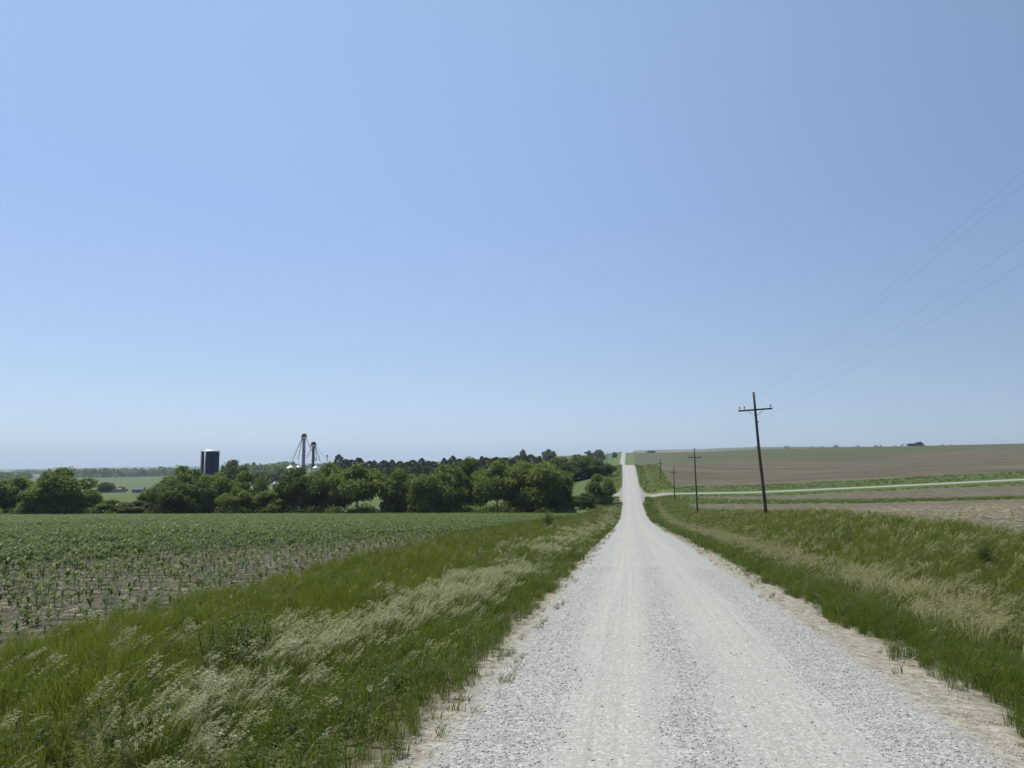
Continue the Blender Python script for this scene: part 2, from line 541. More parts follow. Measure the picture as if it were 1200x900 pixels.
class MB:
    def __init__(self):
        self.v = []; self.f = []

    def tube(self, pts, rad, n=8, cap=True):
        pts = [Vector(p) for p in pts]
        if not isinstance(rad, (list, tuple)):
            rad = [rad] * len(pts)
        base = len(self.v)
        for i, p in enumerate(pts):
            d = (pts[min(i + 1, len(pts) - 1)] - pts[max(i - 1, 0)]).normalized()
            a = Vector((0, 0, 1)) if abs(d.z) < .9 else Vector((1, 0, 0))
            u = d.cross(a).normalized(); w = d.cross(u)
            for k in range(n):
                an = 2 * math.pi * k / n
                self.v.append(p + u * (math.cos(an) * rad[i]) + w * (math.sin(an) * rad[i]))
        for i in range(len(pts) - 1):
            for k in range(n):
                a0 = base + i * n + k; a1 = base + i * n + (k + 1) % n
                self.f.append((a0, a1, a1 + n, a0 + n))
        if cap:
            self.f.append(tuple(base + k for k in range(n))[::-1])
            self.f.append(tuple(base + (len(pts) - 1) * n + k for k in range(n)))
        return self

    def box(self, c, size, m=None):
        base = len(self.v)
        for dx, dy, dz in ((-1, -1, -1), (1, -1, -1), (1, 1, -1), (-1, 1, -1), (-1, -1, 1), (1, -1, 1), (1, 1, 1), (-1, 1, 1)):
            p = Vector((dx * size[0] / 2, dy * size[1] / 2, dz * size[2] / 2))
            if m is not None:
                p = m @ p
            self.v.append(Vector(c) + p)
        for f in ((0, 3, 2, 1), (4, 5, 6, 7), (0, 1, 5, 4), (1, 2, 6, 5), (2, 3, 7, 6), (3, 0, 4, 7)):
            self.f.append(tuple(base + i for i in f))
        return self

    def lathe(self, prof, n=24, c=(0, 0, 0)):
        base = len(self.v)
        for r, z in prof:
            for k in range(n):
                a = 2 * math.pi * k / n
                self.v.append(Vector((c[0] + r * math.cos(a), c[1] + r * math.sin(a), c[2] + z)))
        for i in range(len(prof) - 1):
            for k in range(n):
                a0 = base + i * n + k; a1 = base + i * n + (k + 1) % n
                self.f.append((a0, a1, a1 + n, a0 + n))
        return self

    def build(self, name, mat, parent=None, smooth=False):
        return mesh_obj(name, self.v, self.f, mat, parent, smooth)


# ------------------------------------------------------------------ ground sheets


def axis(pairs):
    out = []
    for a, b, st in pairs:
        n = max(1, int(round((b - a) / st)))
        out += list(np.linspace(a, b, n, endpoint=False))
    out.append(pairs[-1][1])
    return np.array(out)


Tpos_r = axis([(0, 3.3, .55), (3.3, 13.5, .6), (13.5, 40, 2.4), (40, 120, 6), (120, 300, 15), (300, 1000, 50), (1000, 3000, 180), (3000, 8200, 520)])
Tpos_l = axis([(0, 3.3, .55), (3.3, 11.3, .5), (11.3, 40, 2.4), (40, 160, 5), (160, 300, 14), (300, 1000, 50), (1000, 3000, 180), (3000, 8200, 520)])
TT = np.concatenate([-Tpos_l[::-1], Tpos_r[1:]])
SS = axis([(-170, -20, 15), (-20, 0, 4), (0, 60, 1.0), (60, 140, 1.6), (140, 228.5, 2.0), (228.5, 237.2, .87), (237.2, 242.8, .8), (242.8, 256, .88),
           (256, 300, 2.2), (300, 420, 3), (420, 700, 10), (700, 1300, 12.5), (1300, 2600, 60), (2600, 9000, 220)])
gt, gs = np.meshgrid(TT, SS)                 # rows: s, columns: t
gz = Hts(gt, gs)
gX, gY = ts_to_xy(gt, gs)
for i in range(gt.shape[0]):                 # small unevenness off the road
    for j in range(gt.shape[1]):
        if abs(gt[i, j]) > 3.4 and abs(gs[i, j] - 240) > 3.2:
            k = 0.10 if abs(gt[i, j]) < 14 else .16
            gz[i, j] += k * mnoise.noise(Vector((gX[i, j] * .23, gY[i, j] * .23, 3.1)))
ct = (gt[:-1, :-1] + gt[1:, 1:]) / 2; cs = (gs[:-1, :-1] + gs[1:, 1:]) / 2
zone = np.full(ct.shape, 'pasture', dtype=object)
right = ct > 0
zone[right & (cs < 237.2)] = 'stubble_field'
zone[right & (cs > 242.8)] = 'tilled_field'
edge_l = 170 + .105 * ct
zone[(~right) & (cs < edge_l)] = 'corn_field'
zone[(ct > -10.2) & (ct < 13.5) & (cs < 1450)] = 'verge'
zone[(cs > 238.5) & (cs < 241.9) & (ct > -6)] = 'side_road'
zone[(np.abs(ct) < 3.3) & (cs < 1450) & ((cs < 50) | (np.abs(ct) < 2.75))] = 'road'
zone[(cs > 1350) & (zone != 'road')] = 'hills'
zone[(np.abs(ct) > 1500)] = 'hills'
zmat = {'pasture': 'pasture', 'stubble_field': 'stubble', 'tilled_field': 'tilled', 'corn_field': 'corn_soil',
        'verge': 'verge', 'side_road': 'side', 'road': 'road', 'hills': 'hills'}
nT = gt.shape[1]
allV = np.stack([gX, gY, gz], -1).reshape(-1, 3)
allTS = np.stack([gt, gs], -1).reshape(-1, 2)
for zn, mk in zmat.items():
    ii, jj = np.nonzero(zone == zn)
    q = np.stack([ii * nT + jj, ii * nT + jj + 1, (ii + 1) * nT + jj + 1, (ii + 1) * nT + jj], -1)
    used, inv = np.unique(q, return_inverse=True)
    inv = inv.reshape(q.shape)
    me = quads_mesh(zn, allV[used], inv, [M[mk]])
    me.polygons.foreach_set('use_smooth', [True] * len(me.polygons))
    uvl = me.uv_layers.new(name='ts')
    uvl.data.foreach_set('uv', allTS[used][inv.ravel()].astype(np.float32).ravel())
    o = link(bpy.data.objects.new(zn, me))
    tag(o, kind='structure')

# ------------------------------------------------------------------ plant prototypes
PROTO = bpy.data.collections.new('plant_prototypes')     # never linked into the scene


class Ribbons:
    def __init__(self):
        self.V = []; self.Q = []; self.M = []; self.n = 0

    def strip(self, pts, widths, side, m=0):
        pts = np.asarray(pts); w = np.asarray(widths)[:, None] * .5
        side = np.asarray(side)
        L = pts - side * w; Rr = pts + side * w
        k = len(pts)
        self.V.append(np.stack([L, Rr], 1).reshape(-1, 3))
        for i in range(k - 1):
            b = self.n + 2 * i
            self.Q.append((b, b + 1, b + 3, b + 2)); self.M.append(m)
        self.n += 2 * k

    def diamond(self, c, a, b, m=0):
        """leaf: centre c, half-axes a and b."""
        self.V.append(np.array([c - a, c - b * .9, c + a, c + b * .9]))
        self.Q.append((self.n, self.n + 1, self.n + 2, self.n + 3)); self.M.append(m)
        self.n += 4

    def mesh(self, name, mats):
        return quads_mesh(name, np.concatenate(self.V), np.array(self.Q), mats, self.M)


WIND = np.array([.95, .30, 0.0])


def blade(rb, rg, base, h, w, lean, seg=4, m=0, wind=.25):
    az = rg.uniform(0, 2 * math.pi)
    d = np.array([math.cos(az), math.sin(az), 0]) * lean * rg.uniform(.2, 1.0) + WIND * wind * rg.uniform(.4, 1.3)
    side = np.array([-math.sin(az + 1.2), math.cos(az + 1.2), 0])
    u = np.linspace(0, 1, seg + 1)
    pts = base + np.outer(u * h, [0, 0, 1]) * (1 - .22 * u[:, None] ** 2) + np.outer(u ** 2.1 * h, d)
    ww = w * np.array([1 - .15 * x if x < .5 else 1.85 * (1 - x) + .03 for x in u])
    rb.strip(pts, ww, side, m)
    return pts[-1]


def grass_proto(name, seed, nblades, h, w, mats, seedheads=0, lean=.35, wind=.25, radius=.14, seg=4):
    rg = np.random.default_rng(seed)
    rb = Ribbons()
    for i in range(nblades):
        r = radius * math.sqrt(rg.uniform()); a = rg.uniform(0, 2 * math.pi)
        blade(rb, rg, np.array([r * math.cos(a), r * math.sin(a), -.03]), h * rg.uniform(.55, 1.05), w * rg.uniform(.7, 1.3), lean, seg, 0, wind)
    for i in range(seedheads):
        r = radius * math.sqrt(rg.uniform()); a = rg.uniform(0, 2 * math.pi)
        base = np.array([r * math.cos(a), r * math.sin(a), -.03])
        hh = h * rg.uniform(1.05, 1.4)
        d = WIND * rg.uniform(.35, .75) + np.array([rg.normal() * .08, rg.normal() * .08, 0])
        u = np.linspace(0, 1, 5)
        pts = base + np.outer(u * hh, [0, 0, 1]) * (1 - .2 * u[:, None] ** 2) + np.outer(u ** 2.2 * hh, d)
        rb.strip(pts, np.full(5, w * .35), np.array([0, 1., 0]), 1)
        tip = pts[-1]; dr = (pts[-1] - pts[-2]); dr /= np.linalg.norm(dr)
        fine = max(w * .55, .0034)
        sc_ = h / .6
        for k in range(24):
            u_ = k / 24
            p0 = tip - dr * (.15 * u_) * sc_ + np.array([0, 0, -.02 * u_]) + rg.normal(size=3) * .007 * (1 + u_) * sc_
            o = WIND * rg.uniform(.4, 1.1) + np.array([rg.normal() * .35, rg.normal() * .35, rg.uniform(-.5, .3)])
            o /= np.linalg.norm(o)
            ln = rg.uniform(.012, .028) * sc_ * max(1.0, w / .008)
            sd = np.cross(o, rg.normal(size=3)); sd /= np.linalg.norm(sd)
            rb.diamond(p0 + o * ln, o * ln, sd * fine, 1)
    me = rb.mesh(name, mats)
    o = bpy.data.objects.new(name, me)
    return o


def corn_proto(name, seed, nl=7, fat=1.0):
    rg = np.random.default_rng(seed)
    rb = Ribbons()
    rb.strip(np.array([[0, 0, -.03], [0, 0, .12], [.005, 0, .26]]), [.022 * fat, .018 * fat, .01 * fat], np.array([1., 0, 0]))
    rb.strip(np.array([[0, 0, -.03], [0, 0, .12], [.005, 0, .26]]), [.022 * fat, .018 * fat, .01 * fat], np.array([0, 1., 0]))
    az0 = rg.uniform(0, 3.14)
    for i in range(nl):
        az = az0 + (i % 2) * math.pi + rg.normal() * .35
        d = np.array([math.cos(az), math.sin(az), 0]); side = np.array([-math.sin(az), math.cos(az), 0])
        z0 = .06 + .20 * i / nl
        L = rg.uniform(.26, .44); up = rg.uniform(.45, 1.05)
        u = np.linspace(0, 1, 6)
        pts = np.array([0, 0, z0]) + np.outer(u * L * .75, d) + np.outer(L * (up * u - (up + rg.uniform(-.1, .35)) * .75 * u ** 2), [0, 0, 1])
        pts += np.outer(u ** 2 * .05, WIND)
        ww = .050 * fat * np.array([.5, .9, 1.0, .9, .6, .05])
        rb.strip(pts, ww, side)
    return bpy.data.objects.new(name, rb.mesh(name, [M['corn']]))


def scatter(name, P, rot, scl, protos, idx=None):
    """One 'stuff' object: copies of the prototypes on a cloud of points."""
    coll = bpy.data.collections.new(name + '_kinds')
    for i, o in enumerate(sorted(protos, key=lambda q: q.name)):
        coll.objects.link(o)
    n = len(P)
    me = bpy.data.meshes.new(name)
    me.vertices.add(n); me.vertices.foreach_set('co', np.asarray(P, np.float32).ravel())
    a = me.attributes.new('rot', 'FLOAT_VECTOR', 'POINT'); a.data.foreach_set('vector', np.asarray(rot, np.float32).ravel())
    a = me.attributes.new('scl', 'FLOAT', 'POINT'); a.data.foreach_set('value', np.asarray(scl, np.float32))
    if idx is None:
        idx = rng.integers(0, len(protos), n)
    a = me.attributes.new('idx', 'INT', 'POINT'); a.data.foreach_set('value', np.asarray(idx, np.int32))
    o = link(bpy.data.objects.new(name, me))
    ng = bpy.data.node_groups.new(name, 'GeometryNodeTree')
    ng.interface.new_socket('Geometry', in_out='INPUT', socket_type='NodeSocketGeometry')
    ng.interface.new_socket('Geometry', in_out='OUTPUT', socket_type='NodeSocketGeometry')
    gi = ng.nodes.new('NodeGroupInput'); go = ng.nodes.new('NodeGroupOutput')
    ci = ng.nodes.new('GeometryNodeCollectionInfo'); ci.inputs['Collection'].default_value = coll
    ci.inputs['Separate Children'].default_value = True; ci.inputs['Reset Children'].default_value = True
    iop = ng.nodes.new('GeometryNodeInstanceOnPoints'); iop.inputs['Pick Instance'].default_value = True

    def attr(nm, ty):
        nd = ng.nodes.new('GeometryNodeInputNamedAttribute'); nd.data_type = ty
        nd.inputs['Name'].default_value = nm
        return nd.outputs['Attribute']
    L = ng.links.new
    L(gi.outputs[0], iop.inputs['Points']); L(ci.outputs[0], iop.inputs['Instance'])
    L(attr('idx', 'INT'), iop.inputs['Instance Index'])
    L(attr('rot', 'FLOAT_VECTOR'), iop.inputs['Rotation'])
    L(attr('scl', 'FLOAT'), iop.inputs['Scale'])
    L(iop.outputs[0], go.inputs[0])
    md = o.modifiers.new('scatter', 'NODES'); md.node_group = ng
    return o


def visible(X, Y, margin=6.0):
    """inside the picture's wedge, with room for a step to the side"""
    return (Y > 1.0) & (np.abs(X) < Y * .68 + margin)


def grid_noise(X, Y, sc, seed=0.0):
    return np.array([mnoise.noise(Vector((x * sc, y * sc, seed))) for x, y in zip(X, Y)])


def sample_ts(t0, t1, s0, s1, dens, margin=6.0):
    n = int((t1 - t0) * (s1 - s0) * dens)
    t = rng.uniform(t0, t1, n); s = rng.uniform(s0, s1, n)
    X, Y = ts_to_xy(t, s)
    k = visible(X, Y, margin)
    k &= ~((np.abs(s - 240) < 3.0) & (np.abs(t) > 3)) & ~(((np.abs(t) - 3.3) * (np.abs(s - 240) - 2.8) < 2.8) & (np.abs(s - 240) < 20) & (np.abs(t) < 13) & (np.abs(s-240) > 2.8))
    return t[k], s[k], X[k], Y[k]


# ---- tall verge grass -------------------------------------------------------
LOD = [('near', 30, .0085, 1.0), ('mid', 20, .013, 1.0), ('far', 16, .034, 1.0)]
kinds = {}
for ln, nb, w, _ in LOD:
    rad = {'near': .13, 'mid': .22, 'far': .42}[ln]
    seg = {'near': 5, 'mid': 4, 'far': 3}[ln]
    for v in range(3):
        sd = v * 17 + len(ln)
        kinds[('lush', ln, v)] = grass_proto('grass_a', 100 + sd, nb, .62, w, [M['lush'], M['seed']], 0, .62, .14, rad, seg)
        kinds[('olive', ln, v)] = grass_proto('grass_b', 200 + sd, nb, .66, w * .9, [M['olive'], M['seed']], 0, .42, .15, rad, seg)
        kinds[('brome', ln, v)] = grass_proto('grass_c', 300 + sd, nb * 2 // 3, .56, w * .9, [M['lush'], M['seed']], nb // 5, .50, .25, rad, seg)
        kinds[('tan', ln, v)] = grass_proto('grass_d', 400 + sd, nb * 2 // 3, .58, w * .9, [M['mid'], M['tanseed']], nb // 4, .45, .28, rad, seg)
        kinds[('mid', ln, v)] = grass_proto('grass_e', 500 + sd, nb, .62, w, [M['mid'], M['tanseed']], 1 if v == 2 else 0, .58, .18, rad, seg)


def forb_proto(name, seed, n, h, leaf, radius):
    rg = np.random.default_rng(seed)
    rb = Ribbons()
    for i in range(max(3, n // 16)):
        r = radius * math.sqrt(rg.uniform()); a = rg.uniform(0, 6.28)
        b0 = np.array([r * math.cos(a), r * math.sin(a), -.03]); hh = h * rg.uniform(.55, 1.05)
        tp = b0 + np.array([rg.normal() * .06, rg.normal() * .06, hh]) + WIND * .10 * hh
        rb.strip(np.array([b0, (b0 + tp) / 2, tp]), [.006, .005, .003], np.array([0, 1., 0]))
        for j in range(16):
            u = rg.uniform(.25, 1.02)
            d = rg.normal(size=3); d[2] = d[2] * .4 + .1; d /= np.linalg.norm(d)
            sz = leaf * rg.uniform(.6, 1.3)
            sd = np.cross(d, np.array([0, 0, 1.0]) + rg.normal(size=3) * .45); sd /= np.linalg.norm(sd) + 1e-6
            rb.diamond(b0 + (tp - b0) * u + d * sz * 1.1, d * sz, sd * sz * .42)
    return bpy.data.objects.new(name, rb.mesh(name, [M['weed'] if seed % 2 else M['mid']]))


for v in range(3):
    kinds[('dry', 'near', v)] = grass_proto('grass_f', 850 + v, 12, .55, .006, [M['dry'], M['dry']], 2, .9, .2, .14, 5)
    kinds[('dry', 'mid', v)] = grass_proto('grass_f', 860 + v, 9, .55, .011, [M['dry'], M['dry']], 2, .9, .2, .22, 4)
    kinds[('dry', 'far', v)] = grass_proto('grass_f', 870 + v, 6, .55, .022, [M['dry'], M['dry']], 2, .9, .2, .4, 3)
    kinds[('forb', 'near', v)] = forb_proto('forb', 801 + v, 110, .50, .026, .14)
    kinds[('forb', 'mid', v)] = forb_proto('forb', 811 + v, 80, .50, .04, .22)
    kinds[('forb', 'far', v)] = forb_proto('forb', 821 + v, 60, .50, .08, .40)


def weights_left(t, nz):
    """which grass grows where across the left verge"""
    u = t + nz * 1.6
    near_road = sstep(-4.7, -3.9, u)
    band = np.exp(-((u + 5.1) / 1.0) ** 2) * sstep(-.35, .12, np.sin(nz * 9.0) * .4 + nz + .15) * 1.35
    field = 1 - sstep(-6.8, -5.6, u)
    return {'lush': near_road + .30 + .3 * sstep(.1, .5, nz), 'brome': band, 'olive': field * 1.3, 'mid': .22 + 0 * u, 'dry': .05 + 0 * u, 'forb': .28 + .9 * sstep(.15, .55, -nz) + .35 * near_road}


def weights_right(t, nz):
    u = t + nz * 1.0
    near_road = 1 - sstep(5.1, 5.8, u)
    band = np.exp(-((u - 6.6) / .75) ** 2) * 1.5
    return {'lush': near_road * 1.2 + .15, 'tan': band * .62, 'mid': sstep(6.9, 7.9, u) + .12, 'brome': .05 * sstep(6.9, 7.9, u), 'olive': .45 * sstep(6.5, 8, u), 'dry': .07 + 0 * u, 'forb': .16 + .5 * sstep(.1, .5, -nz) * sstep(6, 7, u) + .25 * near_road}


def plant_verge(name, t0, t1, wf, label):
    bands = [('near', 1.0, 30, 24.0), ('mid', 30, 90, 11.0), ('far', 90, 234, 3.6), ('far', 246, 520, 1.6)]
    Ps, Rs, Ss, Is = [], [], [], []
    protos = []; start = {}
    names = sorted({k[0] for k in kinds})
    for nm in names:
        for ln in ('near', 'mid', 'far'):
            start[(nm, ln)] = len(protos)
            for v in range(3):
                o = kinds[(nm, ln, v)].copy(); o.name = 'k%03d' % len(protos)
                protos.append(o)
    for ln, s0, s1, dens in bands:
        t, s, X, Y = sample_ts(t0, t1, s0, s1, dens)
        nz = grid_noise(X, Y, .28, 5.5) + .5 * grid_noise(X, Y, .9, 1.5)
        W = wf(np.where(t < 0, t + 1.3 * (1 - sstep(8, 17, s)), t), nz)
        ks = list(W); w = np.stack([np.broadcast_to(W[k], t.shape) for k in ks]); w = w / w.sum(0)
        c = np.cumsum(w, 0); r = rng.uniform(size=len(t))
        pick = np.minimum((r > c).sum(0), len(ks) - 1)
        st = np.array([start[(k, ln)] for k in ks])[pick]
        # ragged margins: fewer and lower plants at the road's edge
        edge = np.minimum(np.abs(t) - np.where((t > 0) & (s < 130), 3.35, 2.8) - .60 * grid_noise(X, Y, .55, 9.1), 1.2)
        keep = (edge > 0)
        hn = 1 + .28 * grid_noise(X, Y, .5, 2.2)
        sc = (.55 + .45 * np.clip(edge / .8, 0, 1)) * hn * rng.uniform(.8, 1.2, len(t))
        sc *= (1 - .35 * (1 - sstep(4, 9, s))) * (1 - .25 * sstep(-8.3, -9.6, t)) if False else (1 - .35 * (1 - sstep(4, 9, s))) * (.72 + .28 * sstep(-10.1, -8.2, t))
        Z = Hts(t, s)
        Ps.append(np.stack([X, Y, Z], -1)[keep])
        rot = np.zeros((len(t), 3)); rot[:, 2] = rng.normal(0, .7, len(t)); rot[:, 0] = rng.normal(0, .08, len(t))
        Rs.append(rot[keep]); Ss.append(sc[keep]); Is.append((st + rng.integers(0, 3, len(t)))[keep])
    o = scatter(name, np.concatenate(Ps), np.concatenate(Rs), np.concatenate(Ss), protos, np.concatenate(Is))
    tag(o, label, 'grass', kind='stuff')


plant_verge('verge_grass', -10.2, -2.7, weights_left, 'tall windblown grass with pale seed heads filling the left roadside verge')
plant_verge('verge_grass', 2.8, 13.0, weights_right, 'green roadside grass with a tan seed head band along the right verge')


# ---- short dry tufts on the shoulders ---------------------------------------
def simple_scatter(name, t, s, X, Y, sc, protos, label, cat, dz=0.0, tilt=.1, spin=False):
    ps = []
    for i, p in enumerate(protos):
        q = p.copy(); q.name = 'k%03d' % i; ps.append(q)
    rot = np.zeros((len(t), 3)); rot[:, 2] = rng.uniform(0, 6.28, len(t)) if (tilt > .5 or spin) else rng.normal(0, .7, len(t))
    rot[:, :2] = rng.normal(0, tilt, (len(t), 2))
    o = scatter(name, np.stack([X, Y, Hts(t, s) + dz], -1), rot, sc, ps)
    return tag(o, label, cat, kind='stuff')


dryk = [grass_proto('dry', 700 + i, 14, .16, .006, [M['dry'], M['dry']], 0, 1.1, .3, .09, 3) for i in range(2)]
dryk += [grass_proto('dry', 710 + i, 14, .17, .007, [M['lush'], M['dry']], 0, .9, .2, .07, 3) for i in range(2)]
tl, sl, Xl, Yl = sample_ts(2.4, 4.5, 2, 90, 20.0)
t2, s2, X2, Y2 = sample_ts(-3.4, -2.25, 2, 90, 18.0)
tl, sl = np.concatenate([tl, t2]), np.concatenate([sl, s2]); Xl, Yl = ts_to_xy(tl, sl)
k = (grid_noise(Xl, Yl, .7, 4.4) * .45 + (np.abs(tl) - np.where(tl > 0, 2.9, 2.35)) * np.where(tl > 0, .5, .9) + rng.uniform(-.6, .5, len(tl))) > .27
simple_scatter('shoulder_tufts', tl[k], sl[k], Xl[k], Yl[k], rng.uniform(.45, 1.45, k.sum()) , dryk,
               'thin dry grass tufts and straw on the bare road shoulders', 'grass')


# ---- loose stones -----------------------------------------------------------
def stone_proto(seed):
    rg = np.random.default_rng(seed)
    v = np.array([[x, y, z] for x in (-1, 1) for y in (-1, 1) for z in (-1, 1)], float)
    v *= rg.uniform(.55, 1.0, (8, 3)); v[:, 2] *= .62
    f = [(0, 1, 3, 2), (4, 6, 7, 5), (0, 4, 5, 1), (2, 3, 7, 6), (0, 2, 6, 4), (1, 5, 7, 3)]
    return bpy.data.objects.new('stone', quads_mesh('stone', v, np.array(f), [M['stone']]))


stones = [stone_proto(i) for i in range(6)]
tg, sg = [], []
for s0, s1, d in ((4.5, 9, 420), (9, 16, 220), (16, 30, 90)):
    a, b, c_, d_ = sample_ts(-3.0, 3.05, s0, s1, d, 1.0)
    Xn = grid_noise(a, b, .35, 7.7) * .35
    tk = np.minimum(np.abs(a + .98 + Xn), np.abs(a - .82 + Xn))
    pr = .06 + .94 * sstep(.42, .85, tk)
    pr *= 1 - .55 * sstep(2.2, 2.6, np.abs(a))
    kk = rng.uniform(size=len(a)) < pr
    tg.append(a[kk]); sg.append(b[kk])
tg = np.concatenate(tg); sg = np.concatenate(sg)
Xg, Yg = ts_to_xy(tg, sg)
simple_scatter('loose_gravel', tg, sg, Xg, Yg, rng.lognormal(math.log(.0074), .36, len(tg)), stones,
               'loose pale grey gravel stones scattered over the road between the wheel tracks', 'gravel', .002, .6)

# ---- corn -------------------------------------------------------------------
cornk = [corn_proto('corn', 900 + i, 8, 1.2) for i in range(5)]
cornf = [corn_proto('cornfar', 950 + i, 7, 1.5) for i in range(4)]
rows = np.arange(3, 172, .76)
tcs, scs = [], []
for r in rows:
    span = np.arange(-165, -10.1, .21)
    tcs.append(span + rng.normal(0, .05, len(span)))
    scs.append(np.full(len(span), r) + rng.normal(0, .04, len(span)) + .5 * np.sin(span * .05))
tc = np.concatenate(tcs); sc_ = np.concatenate(scs)
Xc, Yc = ts_to_xy(tc, sc_)
kk = visible(Xc, Yc, 7) & (sc_ < 167 + .105 * tc)
tc, sc_, Xc, Yc = tc[kk], sc_[kk], Xc[kk], Yc[kk]
# thin and stunted stand on the strip next to the verge
edge = (-8.6 - tc) + 3.0 * grid_noise(Xc, Yc, .12, 6.1) - np.clip((46 - sc_) * .23, 0, 6.8)
good = sstep(-1.5, 7.5, edge)
good = np.maximum(good, sstep(60, 110, sc_) * .9)
patch = grid_noise(Xc, Yc, .05, 8.8)
good *= 1 - .55 * sstep(.25, .5, patch)
kk = rng.uniform(size=len(tc)) < (.80 + .20 * good)
tc, sc_, Xc, Yc, good = tc[kk], sc_[kk], Xc[kk], Yc[kk], good[kk]
size = (.76 + .38 * good) * rng.uniform(.65, 1.25, len(tc)) * (1 + .15 * grid_noise(Xc, Yc, .06, 1.1))
vis_in = np.abs(Xc) < Yc * .64
dist = np.hypot(Xc, Yc) / size + np.where(vis_in, 0, 1e5)
order = np.argsort(dist)
first, rest = order[:300], order[300:]
Zc = Hts(tc, sc_)
for n_, i in enumerate(first):
    o = bpy.data.objects.new('corn_plant', cornk[n_ % 5].data)
    o.location = (Xc[i], Yc[i], Zc[i] - .01); o.rotation_euler = (0, 0, rng.uniform(0, 6.28)); o.scale = (size[i],) * 3
    link(o)
    tag(o, 'young corn plant standing on the bare near edge of the corn field beside the grass', 'corn plant', 'young corn plants nearest the grass verge')
protos = []
for i, p in enumerate(cornk + cornf):
    q = p.copy(); q.name = 'k%03d' % i; protos.append(q)
rot = np.zeros((len(rest), 3)); rot[:, 2] = rng.uniform(0, 6.28, len(rest))
isfar = sc_[rest] > 45
idx = np.where(isfar, 5 + rng.integers(0, 4, len(rest)), rng.integers(0, 5, len(rest)))
o = scatter('corn_crop', np.stack([Xc, Yc, Zc - .01], -1)[rest], rot, size[rest], protos, idx)
tag(o, 'young green corn crop covering the sloping field left of the road', 'corn', kind='stuff')


# ---- crop residue on the bare ground ----------------------------------------
def straw_proto(seed):
    rg = np.random.default_rng(seed)
    rb = Ribbons()
    for i in range(16):
        a = rg.uniform(0, 6.28); L = rg.uniform(.03, .10)
        c = np.array([rg.uniform(-.3, .3), rg.uniform(-.3, .3), rg.uniform(.005, .03)])
        d = np.array([math.cos(a), math.sin(a), rg.uniform(-.05, .25)])
        rb.strip(np.array([c - d * L, c + d * L]), [.014, .010], np.array([-math.sin(a) * .8, math.cos(a) * .8, .5]))
    return bpy.data.objects.new('straw', rb.mesh('straw', [M['dry']]))


strawk = [straw_proto(i) for i in range(4)]
ta, sa, Xa, Ya = sample_ts(-40, -9.9, 6, 60, 3.6)
kk = rng.uniform(size=len(ta)) < np.clip(1.1 - (-9.9 - ta) / 22, .25, 1)
simple_scatter('crop_residue', ta[kk], sa[kk], Xa[kk], Ya[kk], rng.uniform(.6, 1.3, kk.sum()), strawk,
               'pale broken stalks littering the bare soil between the corn plants', 'crop residue', .01, .1, True)
ta, sa, Xa, Ya = sample_ts(13, 110, 12, 170, 1.5)
kk = (np.abs(sa + .957 * ta - 229.4) > 14) & (rng.uniform(size=len(ta)) < np.clip(1.2 - sa / 160, .2, 1))
simple_scatter('crop_residue', ta[kk], sa[kk], Xa[kk], Ya[kk], rng.uniform(.8, 1.6, kk.sum()), strawk,
               'pale broken stalks littering the brown field right of the road', 'crop residue', .01, .1, True)

# ---- grass in the waterway, along the side road and on far banks -------------
fark = [kinds[('lush', 'far', v)] for v in range(3)] + [kinds[('mid', 'far', v)] for v in range(3)]
ta, sa, Xa, Ya = sample_ts(13.0, 150, 80, 235.4, 1.0, 10)
nzv = grid_noise(Xa, Ya, .12, 3.0)
kk = (np.abs(sa + .957 * ta - 229.4 + nzv * 3) < 13) | ((sa > 229.0 + nzv) & (sa < 235.2))
tb, sb, Xb, Yb = sample_ts(13.0, 170, 243.5, 252, 1.6, 10)
kb = sb < 250 + 3 * grid_noise(Xb, Yb, .12, 3.0)
tb2, sb2, Xb2, Yb2 = sample_ts(-60, -11, 228, 236.5, 1.6, 10)
T_ = np.concatenate([ta[kk], tb[kb], tb2]); S_ = np.concatenate([sa[kk], sb[kb], sb2]); X_, Y_ = ts_to_xy(T_, S_)
simple_scatter('bank_grass', T_, S_, X_, Y_, rng.uniform(.7, 1.25, len(T_)), fark,
               'dark green grass along the waterway and the banks of the side road', 'grass')

# ------------------------------------------------------------------ trees


